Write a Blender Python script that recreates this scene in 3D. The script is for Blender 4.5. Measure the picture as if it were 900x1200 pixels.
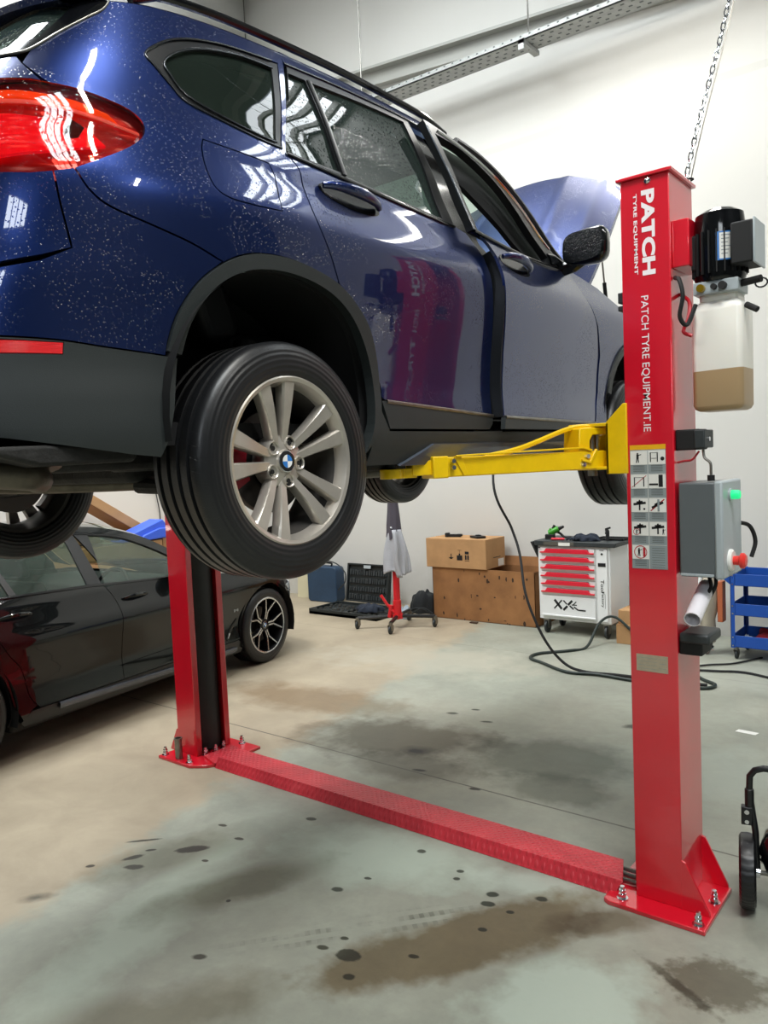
import bpy, bmesh, math, random
import numpy as np
from mathutils import Vector, Matrix
from mathutils.geometry import delaunay_2d_cdt
random.seed(4); np.random.seed(4)
SC = bpy.context.scene; COL = SC.collection
for o in list(bpy.data.objects): bpy.data.objects.remove(o)
PI = math.pi

# ---------------------------------------------------------------- camera
F_PX, PITCH, ROLL, YAW = 922.8, 0.065582, -0.043426, 0.672175
CAM = Vector((1.15785, -2.96748, 1.79666))
cd = bpy.data.cameras.new('camera'); cam = bpy.data.objects.new('camera', cd); COL.objects.link(cam)
fw = Vector((-math.sin(YAW)*math.cos(PITCH), math.cos(YAW)*math.cos(PITCH), -math.sin(PITCH)))
rt = Vector((math.cos(YAW), math.sin(YAW), 0)); up = rt.cross(fw)
r2 = rt*math.cos(ROLL)+up*math.sin(ROLL); u2 = up*math.cos(ROLL)-rt*math.sin(ROLL)
m = Matrix((r2, u2, -fw)).transposed().to_4x4(); m.translation = CAM
cam.matrix_world = m
cd.sensor_fit = 'VERTICAL'; cd.sensor_height = 36.0; cd.lens = F_PX/1200*36.0; cd.clip_start = .05
SC.camera = cam
# ---------------------------------------------------------------- exposure, world, big lights
vs = SC.view_settings; vs.view_transform = 'Standard'; vs.look = 'None'; vs.exposure = 0.12; vs.gamma = 1.0; vs.use_curve_mapping = False
SC.cycles.use_denoising = True; SC.cycles.max_bounces = 8; SC.cycles.diffuse_bounces = 4; SC.cycles.glossy_bounces = 4
SC.cycles.transparent_max_bounces = 12; SC.cycles.transmission_bounces = 6; SC.cycles.caustics_reflective = False; SC.cycles.caustics_refractive = False
SC.cycles.sample_clamp_indirect = 6.0
W = bpy.data.worlds.new('world'); SC.world = W; W.use_nodes = True
W.node_tree.nodes['Background'].inputs[0].default_value = (.75, .86, 1, 1); W.node_tree.nodes['Background'].inputs[1].default_value = 2.0
ZC = 8.5     # ceiling height
def area(name, loc, sx, sy, power, color, rot=(0, 0, 0)):
    l = bpy.data.lights.new(name, 'AREA'); l.shape = 'RECTANGLE'; l.size = sx; l.size_y = sy; l.energy = power; l.color = color
    o = bpy.data.objects.new(name, l); COL.objects.link(o); o.location = loc; o.rotation_euler = rot; return o
SKY = [(-4.6, -1.6, 1.5, 4.2), (1.9, 4.02, 3.0, 1.2), (-3.4, 1.9, 2.6, 1.5), (2.8, -3.4, 2.8, 1.9)]   # skylights: x, y, size x, size y
for (x, y, sx, sy) in SKY:
    area('skylight_daylight', (x, y, ZC-.03), sx, sy, (30 if y > 3 else 86)*sx*sy, (.93, .98, 1))
TUBES = [(-1.2, 3.3), (1.4, 4.0), (-2.7, -3.0), (1.2, -1.6), (4.2, -0.6), (-5.6, 1.2)]     # fluorescent battens, centre x, y
for (x, y) in TUBES:
    area('tube_light', (x, y, 5.95), 1.5, .12, 12 if y > 3.6 else 45 if y > 3 else 85, (1, .97, .9))
area('high_window_daylight', (3.2, -7.9, 5.1), 2.6, 1.5, 150, (.88, .95, 1), (PI/2, 0, 0))     # daylight through the glazed strip in the front wall

# ---------------------------------------------------------------- colour and material helpers
def hx(h, k=1.0):
    h = h.lstrip('#'); c = [int(h[i:i+2], 16)/255 for i in (0, 2, 4)]
    return tuple((v/12.92 if v <= .04045 else ((v+.055)/1.055)**2.4)*k for v in c)+(1,)
class NT:
    def __init__(s, name):
        s.m = bpy.data.materials.new(name); s.m.use_nodes = True; s.t = s.m.node_tree
        s.b = s.t.nodes['Principled BSDF']; s.out = s.t.nodes['Material Output']
    def n(s, typ, **k):
        d = s.t.nodes.new(typ)
        for a, v in k.items(): setattr(d, a, v)
        return d
    def l(s, a, b): s.t.links.new(a, b); return s
    def coord(s, kind='Object'):
        if not hasattr(s, '_tc'): s._tc = s.n('ShaderNodeTexCoord')
        return s._tc.outputs[kind]
    def noise(s, scale, detail=3, rough=.5, vec=None, dist=0):
        d = s.n('ShaderNodeTexNoise'); d.inputs['Scale'].default_value = scale; d.inputs['Detail'].default_value = detail
        d.inputs['Roughness'].default_value = rough; d.inputs['Distortion'].default_value = dist
        s.l(vec or s.coord(), d.inputs['Vector']); return d.outputs['Fac']
    def ramp(s, fac, stops):
        d = s.n('ShaderNodeValToRGB'); s.l(fac, d.inputs[0]); e = d.color_ramp.elements
        while len(e) > 1: e.remove(e[-1])
        for i, (p, c) in enumerate(stops):
            q = e[0] if i == 0 else e.new(p); q.position = p
            q.color = c if isinstance(c, tuple) else (c, c, c, 1)
        return d.outputs[0]
    def mix(s, fac, a, b, kind='MIX'):
        d = s.n('ShaderNodeMix', data_type='RGBA', blend_type=kind)
        for v, i in ((fac, 0), (a, 6), (b, 7)):
            if isinstance(v, bpy.types.NodeSocket): s.l(v, d.inputs[i])
            else: d.inputs[i].default_value = v
        return d.outputs[2]
    def math(s, op, a, b=None, c=None, clamp=False):
        d = s.n('ShaderNodeMath', operation=op, use_clamp=clamp)
        for i, v in enumerate((a, b, c)):
            if v is None: continue
            if isinstance(v, bpy.types.NodeSocket): s.l(v, d.inputs[i])
            else: d.inputs[i].default_value = v
        return d.outputs[0]
    def bump(s, h, strength=.2, dist=.01, inp='Normal'):
        d = s.n('ShaderNodeBump'); d.inputs['Strength'].default_value = strength; d.inputs['Distance'].default_value = dist
        s.l(h, d.inputs['Height']); s.l(d.outputs[0], s.b.inputs[inp]); return d
def mat(name, col, rough=.5, metal=0., coat=0., var=0., vscale=6., bump=0., bscale=60., spec=.5, alpha=None):
    t = NT(name); b = t.b; c = hx(col) if isinstance(col, str) else col
    b.inputs['Base Color'].default_value = c; b.inputs['Roughness'].default_value = rough; b.inputs['Metallic'].default_value = metal
    b.inputs['Coat Weight'].default_value = coat; b.inputs['Coat Roughness'].default_value = .04; b.inputs['Specular IOR Level'].default_value = spec
    if var:
        f = t.noise(vscale, 4, .6)
        lo = tuple(v*(1-var) for v in c[:3])+(1,); hi = tuple(min(1, v*(1+var)) for v in c[:3])+(1,)
        t.l(t.ramp(f, [(.3, lo), (.7, hi)]), b.inputs['Base Color'])
    if bump: t.bump(t.noise(bscale, 3, .6), bump, .01)
    return t.m
def droplets(t, scale, amount, lo, hi, strength=.9, dist=.0015, inp='Normal'):
    """standing rain drops: small domes of one voronoi cell each, thinned out by a slow noise"""
    v = t.n('ShaderNodeTexVoronoi'); v.inputs['Scale'].default_value = scale; t.l(t.coord(), v.inputs['Vector'])
    d = t.math('SUBTRACT', 1.0, t.math('MULTIPLY', v.outputs['Distance'], amount), clamp=True)
    d = t.math('POWER', d, .5)
    w = t.ramp(t.noise(3.1, 3, .6), [(lo, 0.), (hi, 1.)])
    t.bump(t.math('MULTIPLY', d, w), strength, dist, inp)
def paint(name, base, flake=.35, rough=.32, drops=True, lo=.44, hi=.58, ior=1.6):
    t = NT(name); b = t.b
    b.inputs['Base Color'].default_value = base; b.inputs['Metallic'].default_value = flake; b.inputs['Roughness'].default_value = rough
    b.inputs['Coat Weight'].default_value = 1.; b.inputs['Coat Roughness'].default_value = .03; b.inputs['Coat IOR'].default_value = 1.5
    b.inputs['Coat IOR'].default_value = ior
    if drops: droplets(t, 125, 3.7, lo, hi, .9, .0032, 'Coat Normal')
    return t.m
def glass(name, tint, drops=False, ior=1.5, lo=.4, hi=.6, rough=.02, haze=0., hcol='#6f8078'):
    t = NT(name); t.t.nodes.remove(t.b)
    tr = t.n('ShaderNodeBsdfTransparent'); tr.inputs[0].default_value = tint
    gl = t.n('ShaderNodeBsdfGlossy'); gl.inputs['Roughness'].default_value = rough
    fr = t.n('ShaderNodeFresnel'); fr.inputs['IOR'].default_value = ior
    mx = t.n('ShaderNodeMixShader'); t.l(fr.outputs[0], mx.inputs[0]); t.l(tr.outputs[0], mx.inputs[1]); t.l(gl.outputs[0], mx.inputs[2])
    if haze:    # a film of fine condensation; a painted reflection in the saloon glass
        df = t.n('ShaderNodeBsdfDiffuse'); df.inputs[0].default_value = hx(hcol); m2 = t.n('ShaderNodeMixShader')
        t.l(t.math('MULTIPLY', t.ramp(t.noise(2.3, 3, .6), [(.3, .6), (.7, 1.)]), haze), m2.inputs[0]); t.l(mx.outputs[0], m2.inputs[1]); t.l(df.outputs[0], m2.inputs[2]); mx = m2
    t.l(mx.outputs[0], t.out.inputs[0])
    if drops:
        class P: inputs = {'Normal': gl.inputs['Normal']}
        t.b = P; droplets(t, 95, 3.3, lo, hi, .9, .0035)
        bn = [n for n in t.t.nodes if n.type == 'BUMP'][0]; t.l(bn.outputs[0], fr.inputs['Normal'])
    return t.m
M = {}
M['red'] = mat('red_powder_coat', '#d8122a', .3, 0, 1., .06, 3)
q = M['red'].node_tree.nodes['Principled BSDF']; q.inputs['Coat IOR'].default_value = 1.65; q.inputs['Coat Roughness'].default_value = .05
M['red_dark'] = mat('red_satin_paint', '#b01524', .4)
M['yellow'] = mat('yellow_paint', '#f2c70a', .32, 0, .3, .08, 9, .05, 140)
M['blue'] = paint('deep_blue_metallic', (.0022, .0165, .105, 1), .75, .33)
M['blackpaint'] = paint('black_metallic_paint', (.0018, .003, .0032, 1), .0, .3, False, ior=1.45)
M['blackpaint'].node_tree.nodes['Principled BSDF'].inputs['Specular IOR Level'].default_value = .08
M['clad'] = mat('grey_textured_plastic', '#262b2b', .48, 0, 0, .10, 2.5, .12, 420)
M['skirt'] = mat('satin_grey_skirt', '#4a505a', .25, 0, .4, .15, 5)
M['gloss_black'] = mat('gloss_black_trim', '#0c0d0f', .12)
M['satin_black'] = mat('satin_black_trim', '#141618', .35)
M['black'] = mat('matt_black', '#0b0b0c', .65)
M['shell'] = mat('underbody_black', '#060607', .8)
M['under'] = mat('underbody_dirty', '#1b1a18', .75, 0, 0, .5, 8, .5, 30)
M['chrome'] = mat('bright_metal', '#d8dade', .12, 1.)
M['steel'] = mat('dull_steel', '#8e8c86', .38, 1., 0, .2, 20)
M['exhaust'] = mat('stained_exhaust_steel', '#5c564b', .45, .7, 0, .3, 12, .2, 30)
M['alloy'] = mat('painted_alloy', '#c2bbb1', .30, .6, .3, .12, 9)
M['alloy_dark'] = mat('dark_alloy', '#17181b', .35, .5)
M['alloy_cut'] = mat('machined_alloy', '#c9cacb', .22, .9)
M['brakered'] = mat('red_caliper', '#a5182c', .45)
M['disc'] = mat('brake_disc', '#5a5654', .4, .9)
M['glass_dark'] = glass('tinted_glass', (.10, .14, .12, 1), True, 1.6, .35, .55, haze=.14, hcol='#5d746c')
M['glass_quarter'] = glass('tinted_quarter_glass', (.30, .40, .33, 1), False, 1.5, haze=.22, hcol='#46564c')
M['glass_clear'] = glass('car_glass', (.55, .66, .60, 1), False, 1.5)
M['glass_sedan'] = glass('saloon_glass', (.50, .62, .55, 1), False, 1.6, haze=.22, hcol='#76887c')  # haze painted in for the bright reflection on the panes
M['trim_dark'] = mat('dark_polished_trim', '#4a4d50', .2, .9)
M['seat'] = mat('black_leather', '#16161a', .5, 0, 0, 0, 1, .15, 200)
M['interior'] = mat('dark_interior', '#101114', .7)
M['white'] = mat('white_paint', '#e9eaea', .35, 0, .2)
M['cardboard'] = mat('cardboard', '#b48a5e', .85, 0, 0, .10, 5, .08, 80)
M['cardboard_old'] = mat('worn_cardboard', '#96683f', .88, 0, 0, .22, 4, .1, 70)
M['wallwhite'] = None
def tyre_mat():
    t = NT('tyre_rubber'); t.b.inputs['Base Color'].default_value = hx('#151618'); t.b.inputs['Roughness'].default_value = .38
    s = t.n('ShaderNodeSeparateXYZ'); t.l(t.coord(), s.inputs[0])
    ang = t.math('ARCTAN2', s.outputs[1], s.outputs[2])
    sk = t.math('ADD', t.math('MULTIPLY', ang, 64), t.math('MULTIPLY', s.outputs[0], 70))
    w = t.math('SINE', sk); w = t.math('GREATER_THAN', w, .72)
    r = t.math('SQRT', t.math('ADD', t.math('MULTIPLY', s.outputs[1], s.outputs[1]), t.math('MULTIPLY', s.outputs[2], s.outputs[2])))
    msk = t.math('GREATER_THAN', r, .322)
    side = t.math('MULTIPLY', t.math('SINE', t.math('MULTIPLY', r, 420)), .05)
    h = t.math('SUBTRACT', t.math('MULTIPLY', side, t.math('SUBTRACT', 1, msk)), t.math('MULTIPLY', w, msk))
    t.bump(h, 1., .010); return t.m
M['tyre'] = tyre_mat()

# ---------------------------------------------------------------- mesh helpers
def setp(o, label=None, cat=None, group=None, kind=None):
    if label: o['label'] = label
    if cat: o['category'] = cat
    if group: o['group'] = group
    if kind: o['kind'] = kind
    return o
def empty(name, loc=(0, 0, 0), rz=0., parent=None):
    o = bpy.data.objects.new(name, None); COL.objects.link(o); o.location = loc; o.rotation_euler = (0, 0, rz); o.empty_display_size = .1
    if parent: o.parent = parent
    return o
def thing(name, label, cat, loc=(0, 0, 0), rz=0., group=None):
    return setp(empty(name, loc, rz), label, cat, group)
class MB:
    def __init__(s): s.v = []; s.f = []; s.mi = []; s.cur = 0; s.T = None
    def mat(s, i): s.cur = i; return s
    def add(s, V, Fc):
        b = len(s.v)
        for p in V: s.v.append(tuple(s.T @ Vector(p)) if s.T is not None else tuple(float(c) for c in p))
        for f in Fc: s.f.append([b+i for i in f]); s.mi.append(s.cur)
        return s
    def box(s, x0, x1, y0, y1, z0, z1):
        x0, x1 = sorted((x0, x1)); y0, y1 = sorted((y0, y1)); z0, z1 = sorted((z0, z1))
        return s.add([(x0, y0, z0), (x1, y0, z0), (x1, y1, z0), (x0, y1, z0), (x0, y0, z1), (x1, y0, z1), (x1, y1, z1), (x0, y1, z1)],
                     [(0, 3, 2, 1), (4, 5, 6, 7), (0, 1, 5, 4), (1, 2, 6, 5), (2, 3, 7, 6), (3, 0, 4, 7)])
    def cbox(s, c, size, rot=(0, 0, 0)):
        from mathutils import Euler
        R = Euler(rot).to_matrix(); h = [v/2 for v in size]; c = Vector(c)
        V = [c+R@Vector((sx*h[0], sy*h[1], sz*h[2])) for sz in (-1, 1) for sx, sy in ((-1, -1), (1, -1), (1, 1), (-1, 1))]
        return s.add(V, [(0, 3, 2, 1), (4, 5, 6, 7), (0, 1, 5, 4), (1, 2, 6, 5), (2, 3, 7, 6), (3, 0, 4, 7)])
    def prism(s, P, ax, a, b):
        """polygon P (2D, in the two axes other than ax, in order) extruded from a to b along ax"""
        n = len(P); mk = {'x': lambda p, t: (t, p[0], p[1]), 'y': lambda p, t: (p[0], t, p[1]), 'z': lambda p, t: (p[0], p[1], t)}[ax]
        A = sum(P[i][0]*P[(i+1) % n][1]-P[(i+1) % n][0]*P[i][1] for i in range(n))
        flip = (A > 0) ^ (b > a) ^ (ax == 'y')
        V = [mk(p, a) for p in P]+[mk(p, b) for p in P]
        Fc = [list(range(n))[::-1], list(range(n, 2*n))]+[(i, (i+1) % n, n+(i+1) % n, n+i) for i in range(n)]
        if flip: Fc = [list(f)[::-1] for f in Fc]
        return s.add(V, Fc)
    def cyl(s, p0, p1, r0, r1=None, n=20, caps=True):
        r1 = r0 if r1 is None else r1; p0 = Vector(p0); p1 = Vector(p1); d = (p1-p0).normalized()
        a = d.orthogonal().normalized(); b = d.cross(a); V = []
        for p, r in ((p0, r0), (p1, r1)):
            V += [p+(a*math.cos(2*PI*i/n)+b*math.sin(2*PI*i/n))*r for i in range(n)]
        Fc = [(i, (i+1) % n, n+(i+1) % n, n+i) for i in range(n)]
        if caps: Fc += [list(range(n))[::-1], list(range(n, 2*n))]
        return s.add(V, Fc)
    def tube(s, P, r, n=10, closed=False, rf=None):
        P = [Vector(p) for p in P]; N = len(P); t0 = None; V = []
        for i, p in enumerate(P):
            a = P[i-1] if (i or closed) else P[0]; b = P[(i+1) % N] if (i < N-1 or closed) else P[-1]
            d = (b-a).normalized()
            if t0 is None: x = d.orthogonal().normalized()
            else: x = (x-d*x.dot(d)).normalized()
            t0 = d; y = d.cross(x); rr = r if rf is None else rf(i/(N-1))
            V += [p+(x*math.cos(2*PI*k/n)+y*math.sin(2*PI*k/n))*rr for k in range(n)]
        Fc = [(i*n+k, i*n+(k+1) % n, ((i+1) % N)*n+(k+1) % n, ((i+1) % N)*n+k) for i in range(N if closed else N-1) for k in range(n)]
        if not closed: Fc += [list(range(n))[::-1], [(N-1)*n+k for k in range(n)]]
        return s.add(V, Fc)
    def lathe(s, prof, o=(0, 0, 0), ax=(1, 0, 0), n=64, a0=0, a1=2*PI, closed=False):
        """prof: list of (r, t): radius and distance along the axis"""
        o = Vector(o); d = Vector(ax).normalized(); a = Vector((0, 0, 1)) if abs(d.z) < .9 else Vector((1, 0, 0)); a = (a-d*a.dot(d)).normalized(); b = d.cross(a)
        full = abs(a1-a0-2*PI) < 1e-6; K = n if full else n+1; m = len(prof); V = []
        for k in range(K):
            t = a0+(a1-a0)*k/n; e = a*math.cos(t)+b*math.sin(t)
            V += [o+d*h+e*r for r, h in prof]
        Fc = []
        for k in range(n):
            k2 = (k+1) % K
            for j in range(m if closed else m-1): Fc.append((k*m+j, k2*m+j, k2*m+(j+1) % m, k*m+(j+1) % m))
        return s.add(V, Fc)
    def grid(s, P):
        P = np.asarray(P); m, n = P.shape[:2]
        return s.add(P.reshape(-1, 3), [(i*n+j, i*n+j+1, (i+1)*n+j+1, (i+1)*n+j) for i in range(m-1) for j in range(n-1)])
    def build(s, name, ms, parent=None, bevel=0., seg=2, ang=35, solid=0., soff=-1., smooth=True):
        me = bpy.data.meshes.new(name); me.from_pydata(s.v, [], s.f); me.update()
        ms = ms if isinstance(ms, (list, tuple)) else [ms]
        for q in ms: me.materials.append(M[q] if isinstance(q, str) else q)
        me.polygons.foreach_set('material_index', s.mi)
        if smooth:
            me.polygons.foreach_set('use_smooth', [True]*len(me.polygons)); me.set_sharp_from_angle(angle=math.radians(ang))
        o = bpy.data.objects.new(name, me); COL.objects.link(o)
        if parent: o.parent = parent
        if solid:
            q = o.modifiers.new('s', 'SOLIDIFY'); q.thickness = solid; q.offset = soff
        if bevel:
            q = o.modifiers.new('b', 'BEVEL'); q.width = bevel; q.segments = seg; q.limit_method = 'ANGLE'; q.angle_limit = math.radians(40)
        return o
def arc(c, r, a0, a1, n=12):
    return [(c[0]+r*math.cos(a0+(a1-a0)*i/n), c[1]+r*math.sin(a0+(a1-a0)*i/n)) for i in range(n+1)]
def rrect(x0, x1, y0, y1, r, n=5):
    return arc((x1-r, y1-r), r, 0, PI/2, n)+arc((x0+r, y1-r), r, PI/2, PI, n)+arc((x0+r, y0+r), r, PI, 1.5*PI, n)+arc((x1-r, y0+r), r, 1.5*PI, 2*PI, n)
def spl(P, n=8): return [tuple(p) for p in crv(P, n)]
def text_poly(txt, bold=0., spacing=1.):
    """letters as a flat mesh: (verts 2D scaled to the unit box, faces)"""
    c = bpy.data.curves.new('t', 'FONT'); c.body = txt; c.offset = bold; c.space_character = spacing; c.resolution_u = 4
    o = bpy.data.objects.new('t', c); COL.objects.link(o)
    dg = bpy.context.evaluated_depsgraph_get(); dg.update()
    me = bpy.data.meshes.new_from_object(o.evaluated_get(dg)); V = np.array([v.co[:2] for v in me.vertices]); Fc = [list(p.vertices) for p in me.polygons]
    bpy.data.objects.remove(o); bpy.data.meshes.remove(me); lo = V.min(0); hi = V.max(0)
    return (V-lo)/(hi-lo), Fc
def text_on(mb, txt, o, ex, ey, bold=0., spacing=1.):
    """o: corner of the text box; ex, ey: vectors of its full width and height"""
    V, Fc = text_poly(txt, bold, spacing); o = Vector(o); ex = Vector(ex); ey = Vector(ey)
    mb.add([o+ex*p[0]+ey*p[1] for p in V], Fc); return mb
def copy_tree(o, parent=None):
    c = o.copy(); COL.objects.link(c)
    if parent: c.parent = parent
    for ch in list(o.children): copy_tree(ch, c)
    return c
class BMap:
    """plan outline + side/rear/front inset tables: (u, z) -> point on a car body, u runs along the outline"""
    def __init__(s, plan, ds, dr, df, w, g0, g1, h0, h1, um):
        s.pl=crv(plan,24); L=np.concatenate([[0],np.cumsum(np.hypot(*np.diff(s.pl,axis=0).T))])
        i=np.argmin(abs(s.pl[:,1]-um)); s.s=L-L[i]+s.pl[i,1]; s.U0=s.s[0]; s.U1=s.s[-1]
        s.ds,s.dr,s.df=[tab(t) for t in (ds,dr,df)]; s.w=w; s.g=(g0,g1); s.h=(h0,h1)
    def p0(s,u,z):
        x=np.interp(u,s.s,s.pl[:,0]); y=np.interp(u,s.s,s.pl[:,1])
        g=np.clip((s.g[0]-y)/(s.g[0]-s.g[1]),0,1)**1.6; h=np.clip((y-s.h[0])/(s.h[1]-s.h[0]),0,1)**2
        return np.stack([x*(1-s.ds(z)/s.w), y+s.dr(z)*g-s.df(z)*h, z],-1)
    def nrm(s,u,z):
        e=.012; n=np.cross(s.p0(u+e,z)-s.p0(u-e,z), s.p0(u,z+e)-s.p0(u,z-e))
        return n/np.maximum(np.linalg.norm(n,axis=-1,keepdims=True),1e-9)
    def __call__(s,u,z,off=0.):
        u=np.asarray(u,float); z=np.asarray(z,float); P=s.p0(u,z)
        return P+s.nrm(u,z)*(np.asarray(off)[...,None] if np.ndim(off) else off) if np.any(off) else P
def crv(P,n=8):
    P=[np.array(p,float) for p in P]
    if len(P)<3:
        return np.array(P)
    P=[2*P[0]-P[1]]+P+[2*P[-1]-P[-2]]; out=[]
    for i in range(1,len(P)-2):
        a,b,c,d=P[i-1:i+3]
        for k in range(n):
            t=k/n; out.append(.5*((2*b)+(c-a)*t+(2*a-5*b+4*c-d)*t*t+(3*b-a-3*c+d)*t**3))
    out.append(P[-2]); return np.array(out)
def tab(T):
    T=crv(T,16); T=T[np.argsort(T[:,0])]
    return lambda z: np.interp(z,T[:,0],T[:,1])
SUVMAP=dict(plan=[(0,-.945),(.3,-.93),(.55,-.885),(.70,-.81),(.80,-.69),(.858,-.52),(.892,-.3),(.912,0),(.92,.5),(.92,1.1),(.92,1.8),(.918,2.3),(.91,2.67),(.885,2.95),(.82,3.16),(.68,3.32),(.45,3.42),(.2,3.465),(0,3.475)],
 ds=[(.10,.16),(.16,.09),(.22,.045),(.30,.02),(.40,.022),(.50,.03),(.62,.024),(.74,.010),(.86,.0),(.93,.002),(.98,.016),(1.05,.042),(1.12,.062),(1.2,.092),(1.3,.122),(1.4,.160),(1.5,.203),(1.55,.230),(1.6,.275),(1.7,.42)],
 dr=[(.10,.14),(.16,.09),(.24,.03),(.35,.0),(.55,.0),(.68,.02),(.78,.07),(.9,.10),(1.05,.13),(1.15,.17),(1.3,.30),(1.45,.44),(1.55,.52),(1.7,.62)],
 df=[(.10,.2),(.2,.05),(.35,.0),(.6,.0),(.75,.05),(.9,.18),(1.0,.35),(1.2,.6),(1.7,.9)],w=.92,g0=.05,g1=-.945,h0=2.4,h1=3.475,um=1.0)
SEDMAP=dict(plan=[(0,-1.13),(.35,-1.11),(.6,-1.05),(.78,-.9),(.87,-.6),(.91,-.2),(.93,.4),(.934,1.2),(.934,2.0),(.932,2.6),(.922,2.975),(.89,3.25),(.82,3.48),(.66,3.66),(.4,3.76),(.15,3.80),(0,3.805)],
 ds=[(.08,.14),(.14,.09),(.2,.05),(.27,.03),(.36,.035),(.46,.04),(.58,.025),(.68,.008),(.74,.0),(.79,.012),(.85,.04),(.92,.07),(.98,.095),(1.08,.15),(1.2,.22),(1.3,.28),(1.38,.35),(1.44,.46)],
 dr=[(.1,.12),(.2,.03),(.4,0),(.7,.0),(.9,.05),(1.0,.2),(1.4,.6)],
 df=[(.1,.14),(.2,.04),(.3,0),(.5,.0),(.62,.04),(.72,.16),(.8,.35),(.95,.6),(1.4,.9)],w=.934,g0=-.1,g1=-1.13,h0=2.9,h1=3.805,um=1.2)
# ---------------------------------------------------------------- car panels: outlines in (u, z) laid on the body surface
def inpoly(P, poly):
    x, y = P[:, 0], P[:, 1]; c = np.zeros(len(P), bool); q = np.asarray(poly); n = len(q); j = n-1
    for i in range(n):
        xi, yi = q[i]; xj, yj = q[j]
        c ^= ((yi > y) != (yj > y)) & (x < (xj-xi)*(y-yi)/((yj-yi) or 1e-12)+xi); j = i
    return c
def resamp(poly, st):
    out = []; n = len(poly)
    for i in range(n):
        a = np.array(poly[i]); b = np.array(poly[(i+1) % n]); L = np.hypot(*(b-a))
        if L < 1e-5: continue
        k = max(1, int(math.ceil(L/st))); out += [tuple(a+(b-a)*t/k) for t in range(k)]
    return out
def area2(p): return sum(p[i][0]*p[(i+1) % len(p)][1]-p[(i+1) % len(p)][0]*p[i][1] for i in range(len(p)))/2
def inset(poly, d):
    P = np.array(poly, float); n = len(P); s = 1 if area2(poly) > 0 else -1; out = []
    for i in range(n):
        e = P[(i+1) % n]-P[i]; f = P[i]-P[i-1]
        t = e/(np.hypot(*e)+1e-9)+f/(np.hypot(*f)+1e-9); t /= (np.hypot(*t)+1e-9)
        out.append(tuple(P[i]+np.array([-t[1], t[0]])*d*s))
    return out
def pdist(P, poly):
    A = np.asarray(poly); B = np.roll(A, -1, 0); D = B-A; L = (D**2).sum(1)+1e-12; best = np.full(len(P), 9.)
    for a, d, l in zip(A, D, L):
        t = np.clip(((P-a)@d)/l, 0, 1); best = np.minimum(best, np.hypot(*(P-a-t[:, None]*d).T))
    return best
def panel(name, bm, outline, ms, parent=None, holes=(), off=0., thick=.012, gap=.0025, st=.03, side=1, org=(0, 0, 0), hole_gap=0.):
    out = resamp(inset(outline, gap) if gap else outline, st); hs = [resamp(inset(h, -hole_gap) if hole_gap else h, st) for h in holes]
    rings = [out]+hs; P = []; E = []
    for r in rings:
        b = len(P); P += r; E += [(b+i, b+(i+1) % len(r)) for i in range(len(r))]
    A = np.array(out); lo = A.min(0); hi = A.max(0)
    gx, gy = np.meshgrid(np.arange(lo[0]+st/2, hi[0], st), np.arange(lo[1]+st/2, hi[1], st)); G = np.stack([gx.ravel(), gy.ravel()], 1)
    if len(G):
        k = inpoly(G, out) & (pdist(G, out) > st*.45)
        for h in hs: k &= ~inpoly(G, h) & (pdist(G, h) > st*.45)
        G = G[k]
    nb = len(P); P = P+[tuple(g) for g in G]
    vo, _, fo, *_ = delaunay_2d_cdt([Vector(p) for p in P], E, [], 0, 1e-6)
    V2 = np.array([tuple(v) for v in vo]); F3 = [list(f) for f in fo if len(f) == 3]
    C = np.array([V2[f].mean(0) for f in F3]); k = inpoly(C, out)
    for h in hs: k &= ~inpoly(C, h)
    F3 = [f for f, q in zip(F3, k) if q]
    F3 = [f if area2([V2[i] for i in f]) > 0 else f[::-1] for f in F3]
    X = bm(V2[:, 0], V2[:, 1], off) if not callable(off) else bm(V2[:, 0], V2[:, 1], off(V2)); N = bm.nrm(V2[:, 0], V2[:, 1])
    X2 = X-N*thick
    # boundary edges
    cnt = {}
    for f in F3:
        for i in range(3):
            e = (f[i], f[(i+1) % 3]); cnt[e] = cnt.get(e, 0)+1
    bnd = [e for e in cnt if (e[1], e[0]) not in cnt]
    n = len(V2); V = np.concatenate([X, X2]); Fc = [list(f) for f in F3]; kinds = [0]*len(Fc)
    for a, b in bnd: Fc.append([b, a, n+a, n+b]); kinds.append(1)
    S = np.array([side, 1, 1.]); V = V*S-np.array(org); NN = N*S
    if side < 0: Fc = [f[::-1] for f in Fc]
    me = bpy.data.meshes.new(name); me.from_pydata([tuple(v) for v in V], [], Fc); me.update()
    me.polygons.foreach_set('use_smooth', [True]*len(Fc)); LN = []
    for p, kd in zip(me.polygons, kinds):
        for vi in p.vertices: LN.append(tuple(NN[vi % n]) if kd == 0 else tuple(p.normal))
    me.normals_split_custom_set(LN)
    ms = ms if isinstance(ms, (list, tuple)) else [ms]
    for q in ms: me.materials.append(M[q] if isinstance(q, str) else q)
    o = bpy.data.objects.new(name, me); COL.objects.link(o)
    if parent: o.parent = parent
    return o
def stroke(name, bm, path, w, h, ms, parent=None, side=1, org=(0, 0, 0)):
    """a raised strip along a (u,z) path"""
    P = np.array(path); mb = MB(); rows = []
    T = np.gradient(P, axis=0); T /= np.hypot(*T.T)[:, None]; Nn = np.stack([-T[:, 1], T[:, 0]], 1)
    for s_, oo in ((-1, 0), (-1, h), (-.5, h*1.3), (.5, h*1.3), (1, h), (1, 0)):
        Q = P+Nn*s_*w/2; X = bm(Q[:, 0], Q[:, 1], oo); rows.append(X*np.array([side, 1, 1])-np.array(org))
    mb.grid(rows if side > 0 else rows[::-1]); return mb.build(name, ms, parent, ang=50)
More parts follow.
